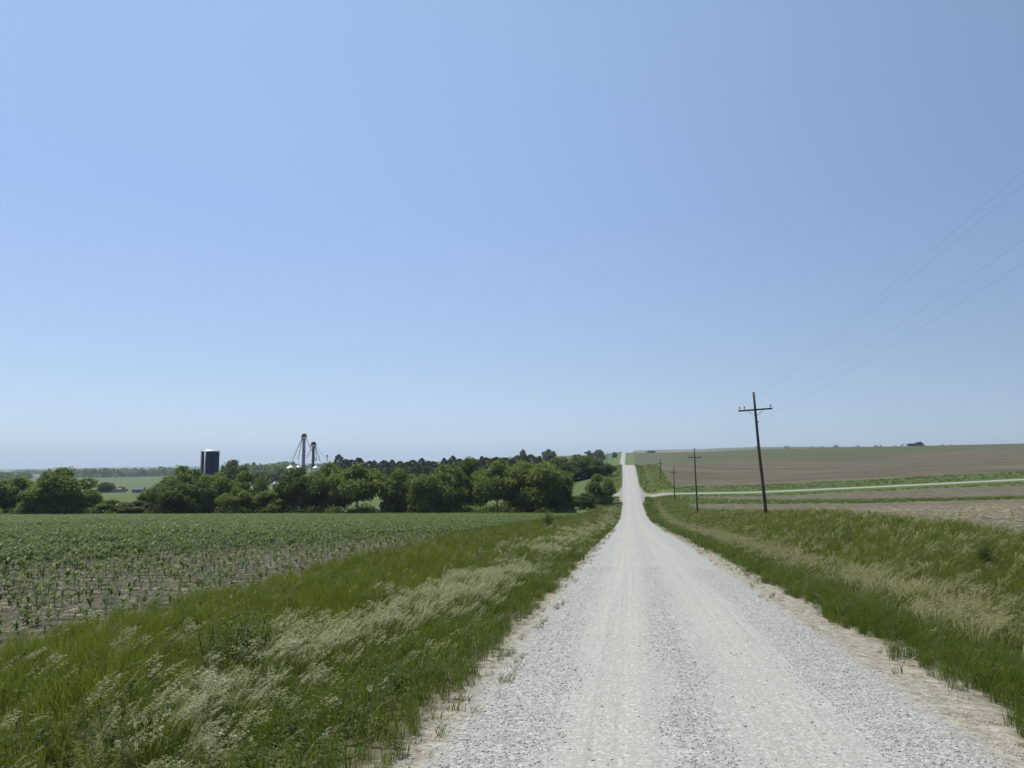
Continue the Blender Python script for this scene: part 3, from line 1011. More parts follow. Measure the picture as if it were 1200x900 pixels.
def crown_mesh(name, seed, mat, lobes=16, leaves=380, skirt=.22, top=1.0, leaf=.030, shape=1.0):
    """Unit crown: about 1 wide and reaching height 1; leaf-sized faces in uneven clumps."""
    rg = np.random.default_rng(seed)
    rb = Ribbons()
    zc = (skirt + top) / 2; hh = (top - skirt) / 2
    L = []
    for i in range(lobes):
        for _ in range(40):
            p = rg.normal(size=3); p /= np.linalg.norm(p)
            r = rg.uniform(.45, .92)
            c = np.array([p[0] * .46 * r, p[1] * .46 * r, zc + p[2] * hh * .86 * r])
            # narrower toward the very top and bottom
            if all(np.linalg.norm((c - q) * [1, 1, .9]) > .11 for q, _ in L):
                break
        L.append((c, rg.uniform(.11, .19)))
    L.append((np.array([rg.normal() * .03, rg.normal() * .03, top - .13]), .13))
    if skirt < .10:
        for i in range(7):
            a = i / 7 * 6.28 + rg.normal() * .3
            L.append((np.array([math.cos(a) * .27, math.sin(a) * .27, rg.uniform(.10, .24) + skirt]), rg.uniform(.12, .17)))
    for c, r in L:
        n = int(leaves * (r / .14) ** 2)
        d = rg.normal(size=(n, 3)); d /= np.linalg.norm(d, axis=1)[:, None]
        rr = r * rg.uniform(.45, 1.08, n) ** .6 * (1 + .22 * np.sin(d[:, 0] * 7 + seed) * np.cos(d[:, 1] * 6 + d[:, 2] * 5))
        P = c + d * rr[:, None] * [1.0, 1.0, .95]
        for k in range(n):
            nrm = d[k] * .75 + rg.normal(size=3) * .7; nrm /= np.linalg.norm(nrm)
            a = np.cross(nrm, rg.normal(size=3)); a /= np.linalg.norm(a)
            b = np.cross(nrm, a)
            sz = leaf * rg.uniform(.55, 1.15)
            if P[k][2] < .015:
                continue
            rb.diamond(P[k], a * sz, b * sz * .62)
    # loose sprays that break the outline
    for k in range(int(lobes * 16)):
        c, r = L[rg.integers(len(L))]
        d = rg.normal(size=3); d[2] = abs(d[2]) * .8; d /= np.linalg.norm(d)
        p = c + d * r * rg.uniform(1.05, 1.4)
        for j in range(3):
            q = p + rg.normal(size=3) * .012
            a = rg.normal(size=3); a /= np.linalg.norm(a); b = np.cross(a, d); b /= np.linalg.norm(b) + 1e-6
            if q[2] > .02:
                rb.diamond(q, a * leaf * .7, b * leaf * .45)
    return rb.mesh(name, [mat]), L


def trunk_mesh(name, L, seed, mat, tr=.018):
    rg = np.random.default_rng(seed + 50)
    mb = MB()
    top = max(c[2] for c, _ in L)
    pts = [(0, 0, -.04), (0, 0, .02), (rg.normal() * .012, rg.normal() * .012, .22), (rg.normal() * .02, rg.normal() * .02, .45), (rg.normal() * .02, rg.normal() * .02, top * .9)]
    mb.tube(pts, [tr * 1.6, tr * 1.1, tr * .9, tr * .65, tr * .15], 7)
    for c, r in L:
        z0 = max(.10, min(c[2] * .62, .6))
        p0 = (0, 0, z0)
        mid = (c[0] * .5, c[1] * .5, (z0 + c[2]) / 2 + .02)
        mb.tube([p0, mid, tuple(c)], [tr * .5, tr * .36, tr * .1], 5)
    me = bpy.data.meshes.new(name)
    me.from_pydata([tuple(v) for v in mb.v], [], mb.f)
    me.materials.append(mat); me.update()
    return me


TREES = {}
for kind, mat, specs in (
        ('mid', 'tree_mid', [(1, 20, .02), (2, 19, .08), (3, 21, .0)]),
        ('light', 'tree_light', [(4, 19, .02), (5, 19, .13), (6, 19, .0)]),
        ('dark', 'tree_dark', [(7, 20, .0), (8, 19, .03), (9, 19, .06)])):
    TREES[kind] = []
    for sd, lb, sk in specs:
        cm, L = crown_mesh('crown', sd * 13, M[mat], lb, 420, sk)
        tm = trunk_mesh('trunk', L, sd, M['palebark'] if kind == 'light' else M['bark'])
        TREES[kind].append((tm, cm))


def conifer_meshes(seed):
    rg = np.random.default_rng(seed)
    rb = Ribbons()
    ph = rg.uniform(0, 6.28, 6)
    for k in range(2600):
        u = rg.uniform() ** 1.15
        a = rg.uniform(0, 6.28)
        rad = .52 * (1 - u) ** .62 + .015
        lump = 1 + .20 * math.sin(3 * a + 9 * u + ph[0]) + .16 * math.sin(5 * a - 17 * u + ph[1]) + .10 * math.sin(31 * u + 2 * a + ph[2])
        rr = rad * lump * rg.uniform(.45, 1.08) ** .5
        p = np.array([math.cos(a) * rr, math.sin(a) * rr, .02 + .95 * u + rg.normal() * .012])
        d = np.array([math.cos(a), math.sin(a), rg.uniform(-.4, .9)]) + rg.normal(size=3) * .5
        d /= np.linalg.norm(d)
        b = np.cross(d, rg.normal(size=3)); b /= np.linalg.norm(b)
        rb.diamond(p, d * .030, b * .018)
    for j in range(40):
        u = rg.uniform()
        d = rg.normal(size=3); d /= np.linalg.norm(d)
        rb.diamond(np.array([rg.normal() * .045 * (1 - u), rg.normal() * .045 * (1 - u), .90 + .10 * u]), d * .016, np.cross(d, [0, 0, 1.0]) * .012)
    cm = rb.mesh('crown', [M['conifer']])
    mb = MB().tube([(0, 0, -.03), (0, 0, .3), (0, 0, .95)], [.022, .016, .003], 7)
    tm = bpy.data.meshes.new('trunk'); tm.from_pydata([tuple(v) for v in mb.v], [], mb.f); tm.materials.append(M['bark'])
    return tm, cm


CONIFERS = [conifer_meshes(s) for s in (21, 22, 23)]


def add_tree(name, X, Y, h, w, meshes, label, cat='tree', group=None, rz=None, sink=.0):
    root = empty(name, (X, Y, hz(X, Y) - sink), random.uniform(0, 6.28) if rz is None else rz, (w, w, h))
    tag(root, label, cat, group)
    for nm, me in zip(('trunk', 'crown'), meshes):
        o = bpy.data.objects.new(nm, me); link(o); o.parent = root
    return root


def tree_at(px, top, wpx, Y, kind, var, label, name='deciduous_tree', group=None, cat='tree'):
    X, _, zt = spot(px, top, Y)
    h = max(1.2, zt - hz(X, Y)) * 1.02
    w = wpx * Y / F * (1.12 if kind == 'conifer' else 1.36)
    meshes = CONIFERS[var % 3] if kind == 'conifer' else TREES[kind][var % 3]
    return add_tree(name, X, Y, h, w, meshes, label, cat, group)


CREEK = 'trees along the creek below the corn field'
creek = [
    (-8, 556, 44, 172, 'dark', 0, 'dark leafy tree cut by the left edge of the picture'),
    (24, 559, 46, 176, 'light', 1, 'light green rounded tree at far left, beside the tree cut by the edge'),
    (74, 549, 54, 170, 'mid', 0, 'tall round-headed tree at left, highest in the left-hand tree clump'),
    (48, 572, 36, 166, 'mid', 1, 'lower bushy tree tucked in front of the far left clump'),
    (103, 574, 34, 170, 'light', 2, 'sloping light green bush at right end of the left-hand tree clump'),
    (135, 586, 34, 168, 'mid', 2, 'low bush in front of the green valley field, left of the roofs'),
    (162, 587, 34, 168, 'dark', 1, 'low dark bush below the far farmhouse roofs'),
    (188, 567, 34, 176, 'mid', 1, 'small tree at left end of the clump below the navy silo'),
    (213, 547, 42, 180, 'mid', 0, 'tall tree just left of the navy silo'),
    (206, 562, 40, 168, 'dark', 2, 'dense dark tree in front of the clump left of the navy silo'),
    (236, 565, 30, 166, 'dark', 0, 'dark narrow tree directly below the navy silo'),
    (256, 555, 40, 178, 'light', 0, 'light green tree directly in front of the navy silo'),
    (292, 554, 38, 178, 'mid', 2, 'mid green tree between the silo and the grain bins'),
    (277, 572, 30, 166, 'light', 1, 'short pale green tree below the dark tree beside the silo'),
    (318, 575, 40, 168, 'light', 2, 'low pale bush in the gap left of the grain bins'),
    (352, 548, 42, 170, 'dark', 1, 'dark tree in front of the white grain bins'),
    (386, 543, 46, 174, 'mid', 1, 'broad tree just right of the grain elevator'),
    (420, 545, 50, 168, 'light', 1, 'tree with pale bare branches showing in its lower crown'),
    (470, 551, 40, 170, 'mid', 2, 'rounded tree right of the grassy gap in the tree row'),
    (496, 556, 34, 166, 'light', 0, 'smaller light green tree in the middle of the tree row'),
    (518, 546, 46, 170, 'mid', 0, 'broad tree in the middle of the tree row, left of the tall dark one'),
    (548, 537, 50, 190, 'dark', 2, 'tall dark green tree standing behind the middle of the tree row'),
    (584, 541, 46, 172, 'light', 1, 'light green tree with a clear trunk near the right end of the row'),
    (612, 541, 44, 178, 'light', 0, 'light green tree squeezed between two broad crowns at the right'),
    (638, 542, 56, 172, 'mid', 1, 'broadest tree at the right end of the creek row'),
    (660, 566, 26, 170, 'dark', 0, 'low dark tree at the shaded right foot of the broadest creek tree'),
    (703, 557, 28, 214, 'mid', 2, 'round bushy tree standing nearest the road junction'),
    (684, 578, 26, 196, 'dark', 1, 'low dark bush left of the round tree by the junction'),
]
for px, top, wp, Y, kd, v, lb in creek:
    nm = 'bush' if 'bush' in lb and 'bushy' not in lb else 'deciduous_tree'
    tree_at(px, top, wp, Y, kd, v, lb, nm, CREEK, 'bush' if nm == 'bush' else 'tree')

FARM = 'trees around the farmstead'
for px, top, wp, Y, kd, v, lb in [
        (275, 539, 25, 330, 'dark', 1, 'dark round tree immediately right of the navy silo'),
        (261, 545, 8, 345, 'mid', 1, 'thin tree squeezed between the navy silo and dark round tree'),
        (123, 565, 18, 480, 'dark', 0, 'dark tree at left end of the distant farmhouse roofs'),
        (142, 570, 12, 500, 'dark', 2, 'small dark tree next to the distant farmhouse, in the valley field'),
        (330, 549, 22, 540, 'dark', 2, 'dark far tree just left of the grain bins'),
        (306, 552, 22, 560, 'dark', 0, 'far tree half way between silo and grain bins'),
        (318, 551, 20, 600, 'mid', 1, 'hazy far tree behind the pale farm roof')]:
    tree_at(px, top, wp, Y, kd, v, lb, 'deciduous_tree', FARM)

# dark grove between the creek row and the road
GROVE = 'dark grove beside the road'
for px, top, wp, Y, v, lb in [
        (660, 536, 34, 305, 1, 'dark tree at left end of the grove beside the road'),
        (676, 533, 36, 312, 2, 'tallest dark tree in the grove beside the road'),
        (690, 534.5, 34, 306, 0, 'dark tree in the middle right of the roadside grove'),
        (703, 540, 26, 302, 1, 'shorter dark tree at right end of the grove beside the road')]:
    tree_at(px, top, wp, Y, 'dark', v, lb, 'deciduous_tree', GROVE)
# windbreak of conifers
ORD = ['leftmost', 'second', 'third', 'fourth', 'fifth', 'sixth', 'seventh', 'eighth', 'ninth', 'tenth', 'eleventh', 'twelfth', 'thirteenth', 'fourteenth',
       'fifteenth', 'sixteenth', 'seventeenth', 'eighteenth', 'nineteenth', 'twentieth', 'twenty-first', 'twenty-second', 'twenty-third', 'twenty-fourth',
       'twenty-fifth', 'twenty-sixth', 'twenty-seventh', 'twenty-eighth', 'twenty-ninth', 'thirtieth', 'thirty-first', 'thirty-second', 'thirty-third', 'thirty-fourth']
tops = [(397, 532), (405, 538), (411, 537), (418, 534.5), (425, 538), (432, 540), (440, 539), (447, 541), (455, 540), (462, 538.5), (470, 540), (478, 541), (486, 540),
        (494, 538), (502, 541), (510, 539), (518, 537.5), (526, 538), (530, 532.5), (538, 537), (546, 535.5), (555, 536), (564, 535), (572, 536.5),
        (580, 535), (589, 534), (598, 535.5), (607, 534), (616, 533), (625, 533), (634, 535), (643, 534.5), (652, 534)]
for i, (px, tp) in enumerate(tops):
    lb = ('leftmost conifer of the dark windbreak row, rising to a sharp point' if i == 0
          else 'last conifer at right end of dark windbreak row' if i == len(tops) - 1
          else f'dark conifer, {ORD[i]} from the left in the windbreak row behind the creek trees')
    jr = random.Random(i * 7 + 3)
    tree_at(px + jr.uniform(-3, 3) * (0 < i < len(tops) - 1), tp + jr.uniform(-1.6, 2.6), jr.uniform(14, 40), 345 + jr.uniform(0, 40), 'conifer', i, lb, 'conifer', 'conifers of the windbreak')

RIDGE = 'lone trees on the skyline'
for px, top, wp, Y, kd, v, lb in [
        (612, 526.5, 7, 900, 'dark', 0, 'narrow lone tree on the skyline above the conifer windbreak'),
        (643, 526.5, 14, 900, 'dark', 1, 'broad lone tree on the skyline, left of the roadside grove'),
        (690, 528, 12, 950, 'dark', 2, 'left one of two round skyline trees beside the far road'),
        (703, 526.8, 12, 950, 'dark', 0, 'right one of two round skyline trees beside the far road'),
        (720, 529.5, 5, 1000, 'dark', 1, 'tiny tree on the skyline closest to the far road crest'),
        (763, 528.3, 9, 1150, 'dark', 1, 'small tree on the skyline just right of the far road crest'),
        (1078, 517.6, 9, 900, 'dark', 2, 'rounded tree in the skyline clump above the brown field'),
        (1068, 519.6, 10, 900, 'dark', 0, 'lower tree at left of the skyline clump above the brown field')]:
    tree_at(px, top, wp, Y, kd, v, lb, 'deciduous_tree', RIDGE)

# ---- brush under the creek trees -----------------------------------------
rb = Ribbons()
rg = np.random.default_rng(5)
for k in range(330):
    px = rg.uniform(-20, 668)
    Y = rg.uniform(163, 184)
    X = (px - 600) / F * Y
    if abs(px - 450) < 9 and rg.uniform() < .7:
        continue
    z = hz(X, Y); r = rg.uniform(1.0, 2.3) * (.75 if 105 < px < 180 or 430 < px < 460 else 1.0)
    for j in range(130):
        d = rg.normal(size=3); d /= np.linalg.norm(d); d[2] = abs(d[2])
        p = np.array([X, Y, z]) + d * r * [1.25, 1.0, 1.05] * rg.uniform(.45, 1.05)
        a = rg.normal(size=3); a /= np.linalg.norm(a); b = np.cross(a, d); b /= np.linalg.norm(b) + 1e-6
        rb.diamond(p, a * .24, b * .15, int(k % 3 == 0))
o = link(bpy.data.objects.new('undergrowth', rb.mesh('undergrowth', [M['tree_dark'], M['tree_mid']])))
tag(o, 'dark tangled brush filling the foot of the creek trees along the corn field', 'undergrowth', kind='stuff')

# ---- far woods on the valley hills ---------------------------------------
rb = Ribbons()


def wood(px0, px1, Y0, Y1, n, hgt):
    for k in range(n):
        px = rg.uniform(px0, px1); Y = rg.uniform(Y0, Y1)
        X = (px - 600) / F * Y; z = hz(X, Y)
        h = hgt * rg.uniform(.7, 1.25); w = h * rg.uniform(.5, .8)
        for j in range(26):
            d = rg.normal(size=3); d /= np.linalg.norm(d)
            p = np.array([X, Y, z + h * .5]) + d * [w, w, h * .5]
            a = rg.normal(size=3); a /= np.linalg.norm(a); b = np.cross(a, d); b /= np.linalg.norm(b) + 1e-6
            rb.diamond(p, a * h * .26, b * h * .2)


wood(-60, 40, 1250, 1500, 60, 11)
wood(85, 215, 1600, 1900, 150, 14)
wood(20, 160, 2600, 3000, 120, 14)
wood(-60, 240, 3600, 4300, 150, 11)
wood(280, 345, 1100, 1500, 90, 14)
wood(285, 400, 2200, 2800, 120, 14)
wood(230, 400, 3800, 4600, 120, 10)
wood(-80, 470, 5600, 6400, 160, 7)
wood(880, 1260, 2350, 2600, 26, 9)
o = link(bpy.data.objects.new('far_woodland', rb.mesh('far_woodland', [M['tree_dark']])))
tag(o, 'hazy belts of woodland on the distant valley hills', 'woodland', kind='stuff')

# ---- single plants in the verges -------------------------------------------


def weed(name, t, s, h, w, label, cat, mat='weed', n=1500, seed=1, leaf=.026, stalks=16):
    rg = np.random.default_rng(seed)
    X, Y = ts_to_xy(t, s); X = float(X); Y = float(Y)
    root = empty(name, (X, Y, float(Hts(np.array(t), np.array(s)))))
    tag(root, label, cat)
    mb = MB(); rb = Ribbons()
    for k in range(stalks):
        a = rg.uniform(0, 6.28); r = w * .5 * math.sqrt(rg.uniform())
        b = (math.cos(a) * r * .45, math.sin(a) * r * .45, -.03); tp = (math.cos(a) * r + .12 * h, math.sin(a) * r, h * rg.uniform(.7, 1))
        mb.tube([b, ((b[0] + tp[0]) / 2 - .02, (b[1] + tp[1]) / 2, tp[2] * .55), tp], [.008, .006, .003], 5)
        for j in range(n // stalks):
            u = rg.uniform(.25, 1.03)
            c = np.array([b[0] + (tp[0] - b[0]) * u, b[1] + (tp[1] - b[1]) * u, tp[2] * u])
            d = rg.normal(size=3); d[2] *= .5; d /= np.linalg.norm(d)
            c = c + d * rg.uniform(.02, .13) * (w / .6)
            bb = np.cross(d, [0, 0, 1.0] + rg.normal(size=3) * .4); bb /= np.linalg.norm(bb) + 1e-6
            sz = leaf * rg.uniform(.6, 1.3)
            rb.diamond(c, d * sz, bb * sz * .5)
    mb.build('stem', M['weed'], root)
    o = link(bpy.data.objects.new('foliage', rb.mesh('foliage', [M[mat]]))); o.parent = root
    return root


# positions from where they stand in the photograph, put on the ground
def ground_ts(px, py):
    """where the ray of a photo pixel meets the ground"""
    best = None
    for Y in np.geomspace(4, 300, 600):
        X, _, z = spot(px, py, Y)
        if z <= hz(X, Y) + .02:
            best = (X, Y); break
    t, s = xy_to_ts(np.array(best[0]), np.array(best[1]))
    return float(t), float(s)


for px, py, h, w, lb, sd in [
        (262, 792, .85, 1.0, 'dark broadleaf weed in the left verge, left one of the dark pair', 1),
        (305, 778, .80, 1.0, 'dark broadleaf weed in the left verge, right one of the dark pair', 2),
        (1152, 668, .85, .6, 'dark weed standing alone near the top of the right verge', 5)]:
    t, s = ground_ts(px, py)
    weed('broadleaf_weed', t, s, h, w, lb, 'weed', seed=sd)
t, s = ground_ts(640, 618)
weed('shrub', t, s, 1.5, 1.5, 'small dark shrub standing alone at the corn field edge', 'shrub', 'tree_dark', 1300, 6, .07, 14)
t, s = ground_ts(695, 620)
weed('dock_plant', t, s, 1.0, .9, 'reddish brown dock plant in the left verge near the road', 'weed', 'dock', 260, 7, .06, 6)

# ------------------------------------------------------------------ utility poles and wires


def utility_pole(t, s, h, lean, label, arms=True, group='utility poles along the road', armspan=3.0, drop=1.65, rturn=0.0):
    X, Y = ts_to_xy(t, s); X = float(X); Y = float(Y)
    root = empty('utility_pole', (X, Y, hz(X, Y)), -A + rturn)
    root.rotation_euler = (0, -lean, -A + rturn)
    tag(root, label, 'utility pole', group)
    mb = MB()
    pts = [(0.02 * math.sin(k), .02 * math.cos(k * 1.7), -.6 + (h + .6) * k / 8) for k in range(9)]
    mb.tube(pts, [.165 - .065 * k / 8 for k in range(9)], 12)
    mb.build('pole', M['wood'], root, True)
    za = h - drop
    arm = MB().box((0, -.16, za), (armspan, .11, .14)).build('crossarm', M['wood'], root)
    br = MB()
    for sx in (-1, 1):
        br.tube([(sx * .75, -.23, za - .02), (0, -.19, za - .62)], .018, 5)
    br.build('brace', M['darksteel'], root)
    tips = []
    for x in (-armspan / 2 + .12, -armspan / 2 + .55, armspan / 2 - .12):
        ins = MB().lathe([(.018, 0), (.018, .12), (.055, .13), (.07, .17), (.05, .2), (.06, .23), (.045, .28), (0.001, .30)], 10, (x, -.16, za + .07))
        ins.build('insulator', M['porcelain'], arm, True)
        tips.append((x, -.16, za + .34))
    sp = MB().lathe([(.03, 0), (.05, .03), (.05, .09), (.03, .12)], 8, (.16, 0, za - 1.2))
    sp.box((.11, 0, za - 1.14), (.1, .03, .03)).build('neutral_spool', M['porcelain'], root, True)
    tips.append((.18, 0, za - 1.14))
    bpy.context.view_layer.update()
    return [root.matrix_world @ Vector(p) for p in tips]


pole_t = 11.4
spec = [
    (pole_t + .3, 1.5, 12.6, 0.0, 'weathered wooden utility pole standing right beside the viewpoint'),
    (pole_t, 75.5, 11.4, R(4.0), 'nearest wooden utility pole, tall and leaning left at the field edge'),
    (pole_t - .2, 148, 11.6, R(1.6), 'second wooden utility pole from the viewer, thin and nearly upright', True, 'utility poles along the road', 2.3),
    (pole_t - .2, 219, 9.2, R(.5), 'third wooden utility pole, standing just before the side road', True, 'utility poles along the road', 1.8),
    (pole_t - .6, 291, 7.0, 0.0, 'farthest utility pole on the right, faint against the brown field', True, 'utility poles along the road', 1.5)]
ends = [utility_pole(*sp_) for sp_ in spec]
names = ['leftmost of the four overhead wires strung along the poles', 'second overhead wire from the left on the pole crossarms',
         'right-hand overhead wire at the outer crossarm ends', 'lowest overhead wire, running below the pole crossarms']
for w in range(4):
    mb = MB()
    for a, b in zip(ends[:-1], ends[1:]):
        p, q = a[w], b[w]
        pts = []
        for k in range(25):
            u = k / 24
            v = p.lerp(q, u); v.z -= 4 * .55 * u * (1 - u)
            pts.append(v)
        mb.tube(pts, .0031, 5)
    o = mb.build('power_line', M['wire'])
    tag(o, names[w], 'wire', 'overhead wires')

# thin far pole left of the distant road
X, Y, z = spot(712, 529, 640)
t_, s_ = xy_to_ts(np.array(X), np.array(Y))
utility_pole(float(t_), float(s_), max(8.0, z - hz(X, Y)), 0, 'thin distant utility pole left of the far road, below the skyline', group='distant poles', armspan=2.4)

# ------------------------------------------------------------------ farmstead


def navy_silo(px, topz_py, wpx, Y):
    X, _, zt = spot(px, topz_py, Y)
    g = hz(X, Y); h = zt - g; r = wpx * Y / F / 2
    root = empty('silo', (X, Y, g), math.atan2(-X, Y) * 0)
    tag(root, 'tall navy blue farm silo with a pale domed cap, above the trees', 'silo')
    prof = []
    nb = 12
    for i in range(nb):
        z0 = h * i / nb; z1 = h * (i + 1) / nb
        prof += [(r, z0), (r, z1 - .12), (r * 1.008, z1 - .10), (r * 1.008, z1 - .02)]
    MB().lathe(prof, 40).build('tank', M['navy'], root)
    MB().lathe([(r * 1.015, h), (r * 1.015, h + .25), (r * .86, h + .55), (r * .55, h + .85), (r * .18, h + 1.0), (.01, h + 1.02)], 40).build('dome', M['steel'], root, True)
    rl = MB()
    for k in range(18):
        a = k / 18 * 2 * math.pi
        rl.tube([(r * 1.02 * math.cos(a), r * 1.02 * math.sin(a), h), (r * 1.02 * math.cos(a), r * 1.02 * math.sin(a), h + 1.0)], .03, 4)
    for zz in (.55, 1.0):
        rl.tube([(r * 1.02 * math.cos(k / 36 * 2 * math.pi), r * 1.02 * math.sin(k / 36 * 2 * math.pi), h + zz) for k in range(37)], .03, 4)
    rl.build('railing', M['steel'], root)
    ang = math.radians(-128)
    ch = MB()
    cx, cy = (r + .25) * math.cos(ang), (r + .25) * math.sin(ang)
    ch.tube([(cx, cy, 0), (cx, cy, h + .3)], .16, 8)
    ch.build('sheen_pipe', M['palemetal'], root, True)  # pale tube added to imitate a reflection strip on the tank wall
    ang = math.radians(-100)
    cx, cy = (r + .2) * math.cos(ang), (r + .2) * math.sin(ang)
    MB().tube([(cx, cy, 0), (cx, cy, h + .9)], .35, 8).build('sheen_tube', M['steel'], root, True)  # bright tube added as the tank's second reflected streak of light


navy_silo(246.5, 529.3, 20.5, 355)


def grain_bin(px, eave_py, wpx, Y, label, base_drop=0):
    X, _, ze = spot(px, eave_py, Y)
    g = hz(X, Y); h = ze - g; r = wpx * Y / F / 2
    root = empty('grain_bin', (X, Y, g)); tag(root, label, 'grain bin', 'white steel grain bins')
    prof = []
    n = 26
    for i in range(n):
        z0 = h * i / n; dz = h / n
        prof += [(r, z0), (r * 1.006, z0 + dz * .5)]
    prof.append((r, h))
    MB().lathe(prof, 32).build('wall', M['steel'], root)
    rh = r * .55
    MB().lathe([(r * 1.03, h - .05), (r * .14, h + rh), (r * .14, h + rh + .3), (.01, h + rh + .45)], 32).build('roof', M['roofsteel'], root)
    MB().box((0, -r - .02, 1.1), (1.0, .14, 2.0)).build('door', M['darksteel'], root)
    return X, Y, g, h, r


grain_bin(340.5, 548, 9.5, 470, 'leftmost grain bin, its grey wall showing beside the trees')
grain_bin(349.5, 547.6, 8, 478, 'middle grain bin with a white cone roof under the taller elevator leg')
grain_bin(370.5, 548, 8.5, 470, 'rightmost grain bin with a white cone roof under the shorter elevator leg')


def elevator(px, top_py, Y, wid, label, spouts):
    X, _, zt = spot(px, top_py, Y)
    g = hz(X, Y); h = zt - g
    root = empty('grain_elevator', (X, Y, g)); tag(root, label, 'grain elevator', 'bucket elevator legs above the grain bins')
    fr = MB(); w = wid
    hb = h - 2.6
    for sx in (-1, 1):
        for sy in (-1, 1):
            fr.tube([(sx * w * 2.2, sy * w * 2.2, 0), (sx * w, sy * w, hb * .4), (sx * w * .8, sy * w * .8, hb)], .13, 5)
    n = int(hb / (2.7 * w)) + 1
    for i in range(n):
        z0, z1 = hb * i / n, hb * (i + 1) / n
        for sy in (-1, 1):
            fr.tube([(-w, sy * w, z0), (w, sy * w, z1)], .075, 4); fr.tube([(w, sy * w, z0), (-w, sy * w, z1)], .075, 4)
            fr.tube([(-w, sy * w, z1), (w, sy * w, z1)], .06, 4)
        for sx in (-1, 1):
            fr.tube([(sx * w, -w, z0), (sx * w, w, z1)], .05, 4)
    fr.build('tower_frame', M['tower'], root)
    lg = MB()
    for sx in (-.12, .12):
        lg.box((sx, 0, hb / 2), (.20, .3, hb))
    lg.build('leg_casing', M['tower'], root)
    hd = MB().box((0, 0, h - 1.45), (2.6, 1.8, 1.7))
    hd.lathe([(1.15, h - .72), (1.0, h - .30), (.5, h - .03), (.01, h)], 10)
    hd.build('head_housing', M['tower'], root)
    pf = MB().box((0, 0, hb - .3), (3.4, 3.0, .12))
    for sx in (-1.6, 1.6):
        for sy in (-1.4, 1.4):
            pf.tube([(sx, sy, hb - .25), (sx, sy, hb + .85)], .05, 4)
    pf.tube([(-1.6, -1.4, hb + .85), (1.6, -1.4, hb + .85)], .05, 4); pf.tube([(-1.6, 1.4, hb + .85), (1.6, 1.4, hb + .85)], .05, 4)
    pf.box((0, 0, hb * .62), (2.6, 2.2, .12))
    pf.tube([(-2.2, 0, hb + .2), (2.2, 0, hb + .9)], .07, 4)
    pf.tube([(.9, 0, hb + 1), (.9, 0, h + .9)], .05, 4)
    pf.build('platform', M['tower'], root)
    for (dx, dy, dz, rr) in spouts:
        MB().tube([(math.copysign(.9, dx), 0, h - 2.2), (dx, dy, h * dz)], rr, 6).build('spout', M['darksteel'] if rr > .1 else M['wire'], root)


elevator(356.5, 508, 478, .75, 'taller grain elevator leg with a boxy head and slanting spouts', [(-6.0, -2, .47, .17), (-3.4, 0, .48, .17), (8.0, -2, .47, .17), (-11, 3, .36, .07)])
elevator(367.5, 517.5, 472, .62, 'shorter grain elevator leg right of the taller one', [(4.6, -1, .52, .17), (2.2, 0, .55, .17), (10.5, 2, .45, .08), (-4.0, 1, .60, .15)])


def gable_house(px, base_py, wpx, hpx, Y, wall, roof, label, name='farm_building', depth=8.0, rz=.2):
    X, _, _ = spot(px, base_py, Y)
    g = hz(X, Y); w = wpx * Y / F; h = hpx * Y / F
    root = empty(name, (X, Y, g), rz); tag(root, label, 'building')
    hw = h * .58; d = depth
    wl = MB().box((0, 0, hw / 2), (w, d, hw))
    b = len(wl.v)
    for sx in (-1, 1):
        wl.v += [Vector((sx * w / 2, -d / 2, hw)), Vector((sx * w / 2, d / 2, hw)), Vector((sx * w / 2, 0, h - .08))]
    wl.f += [(b, b + 1, b + 2), (b + 3, b + 5, b + 4)]
    wl.build('wall', M[wall], root)
    rf = MB()
    ov = .4
    sl = math.hypot(d / 2 + ov, (h - hw) * (d / 2 + ov) / (d / 2))
    for sy in (-1, 1):
        an = math.atan2(h - hw, d / 2)
        m = Matrix.Rotation(-sy * an, 3, 'X')
        rf.box((0, sy * (d / 4 + ov / 2), hw + (h - hw) / 2 - ov * .5 * math.tan(an) + .08), (w + 2 * ov, sl, .12), m)
    rf.build('roof', M[roof], root)
    for k in (-.3, .05, .32):
        if k == .05:
            MB().box((k * w, -d / 2 - .03, 1.05), (1.1, .10, 2.1)).build('door', M['darksteel'], root)
        else:
            MB().box((k * w, -d / 2 - .03, 1.6), (1.2, .08, 1.1)).build('window', M['glass'], root)


gable_house(162, 583, 11, 6.5, 470, 'shedwall', 'greyroof', 'distant grey-roofed farmhouse in the valley at left', 'farmhouse', 7)
gable_house(139, 583, 9, 5.0, 480, 'shedwall', 'redroof', 'distant small brown-roofed shed left of the grey-roofed farmhouse', 'shed', 6, -.2)
gable_house(178, 580, 4.5, 6.5, 460, 'white', 'greyroof', 'small white building at right end of the far farmhouse group', 'shed', 5)
gable_house(329, 564, 14, 8, 440, 'shedwall', 'palemetal', 'pale metal-roofed machine shed left of the grain bins', 'machine_shed', 10, .1)
gable_house(300, 574, 13, 6, 400, 'shedwall', 'palemetal', 'long white farm shed glimpsed through the trees right of the silo', 'machine_shed', 9, .05)

# slim mast right of the elevators
X, Y, z = spot(383.5, 533, 430)
root = empty('radio_mast', (X, Y, hz(X, Y))); tag(root, 'slim short mast standing right of the grain elevators', 'mast')
hm = z - hz(X, Y)
MB().tube([(0, 0, 0), (0, 0, hm)], [.22, .10], 6).build('mast_pole', M['darksteel'], root)
MB().box((0, 0, hm - .6), (.7, .5, 1.1)).build('mast_head', M['darksteel'], root)

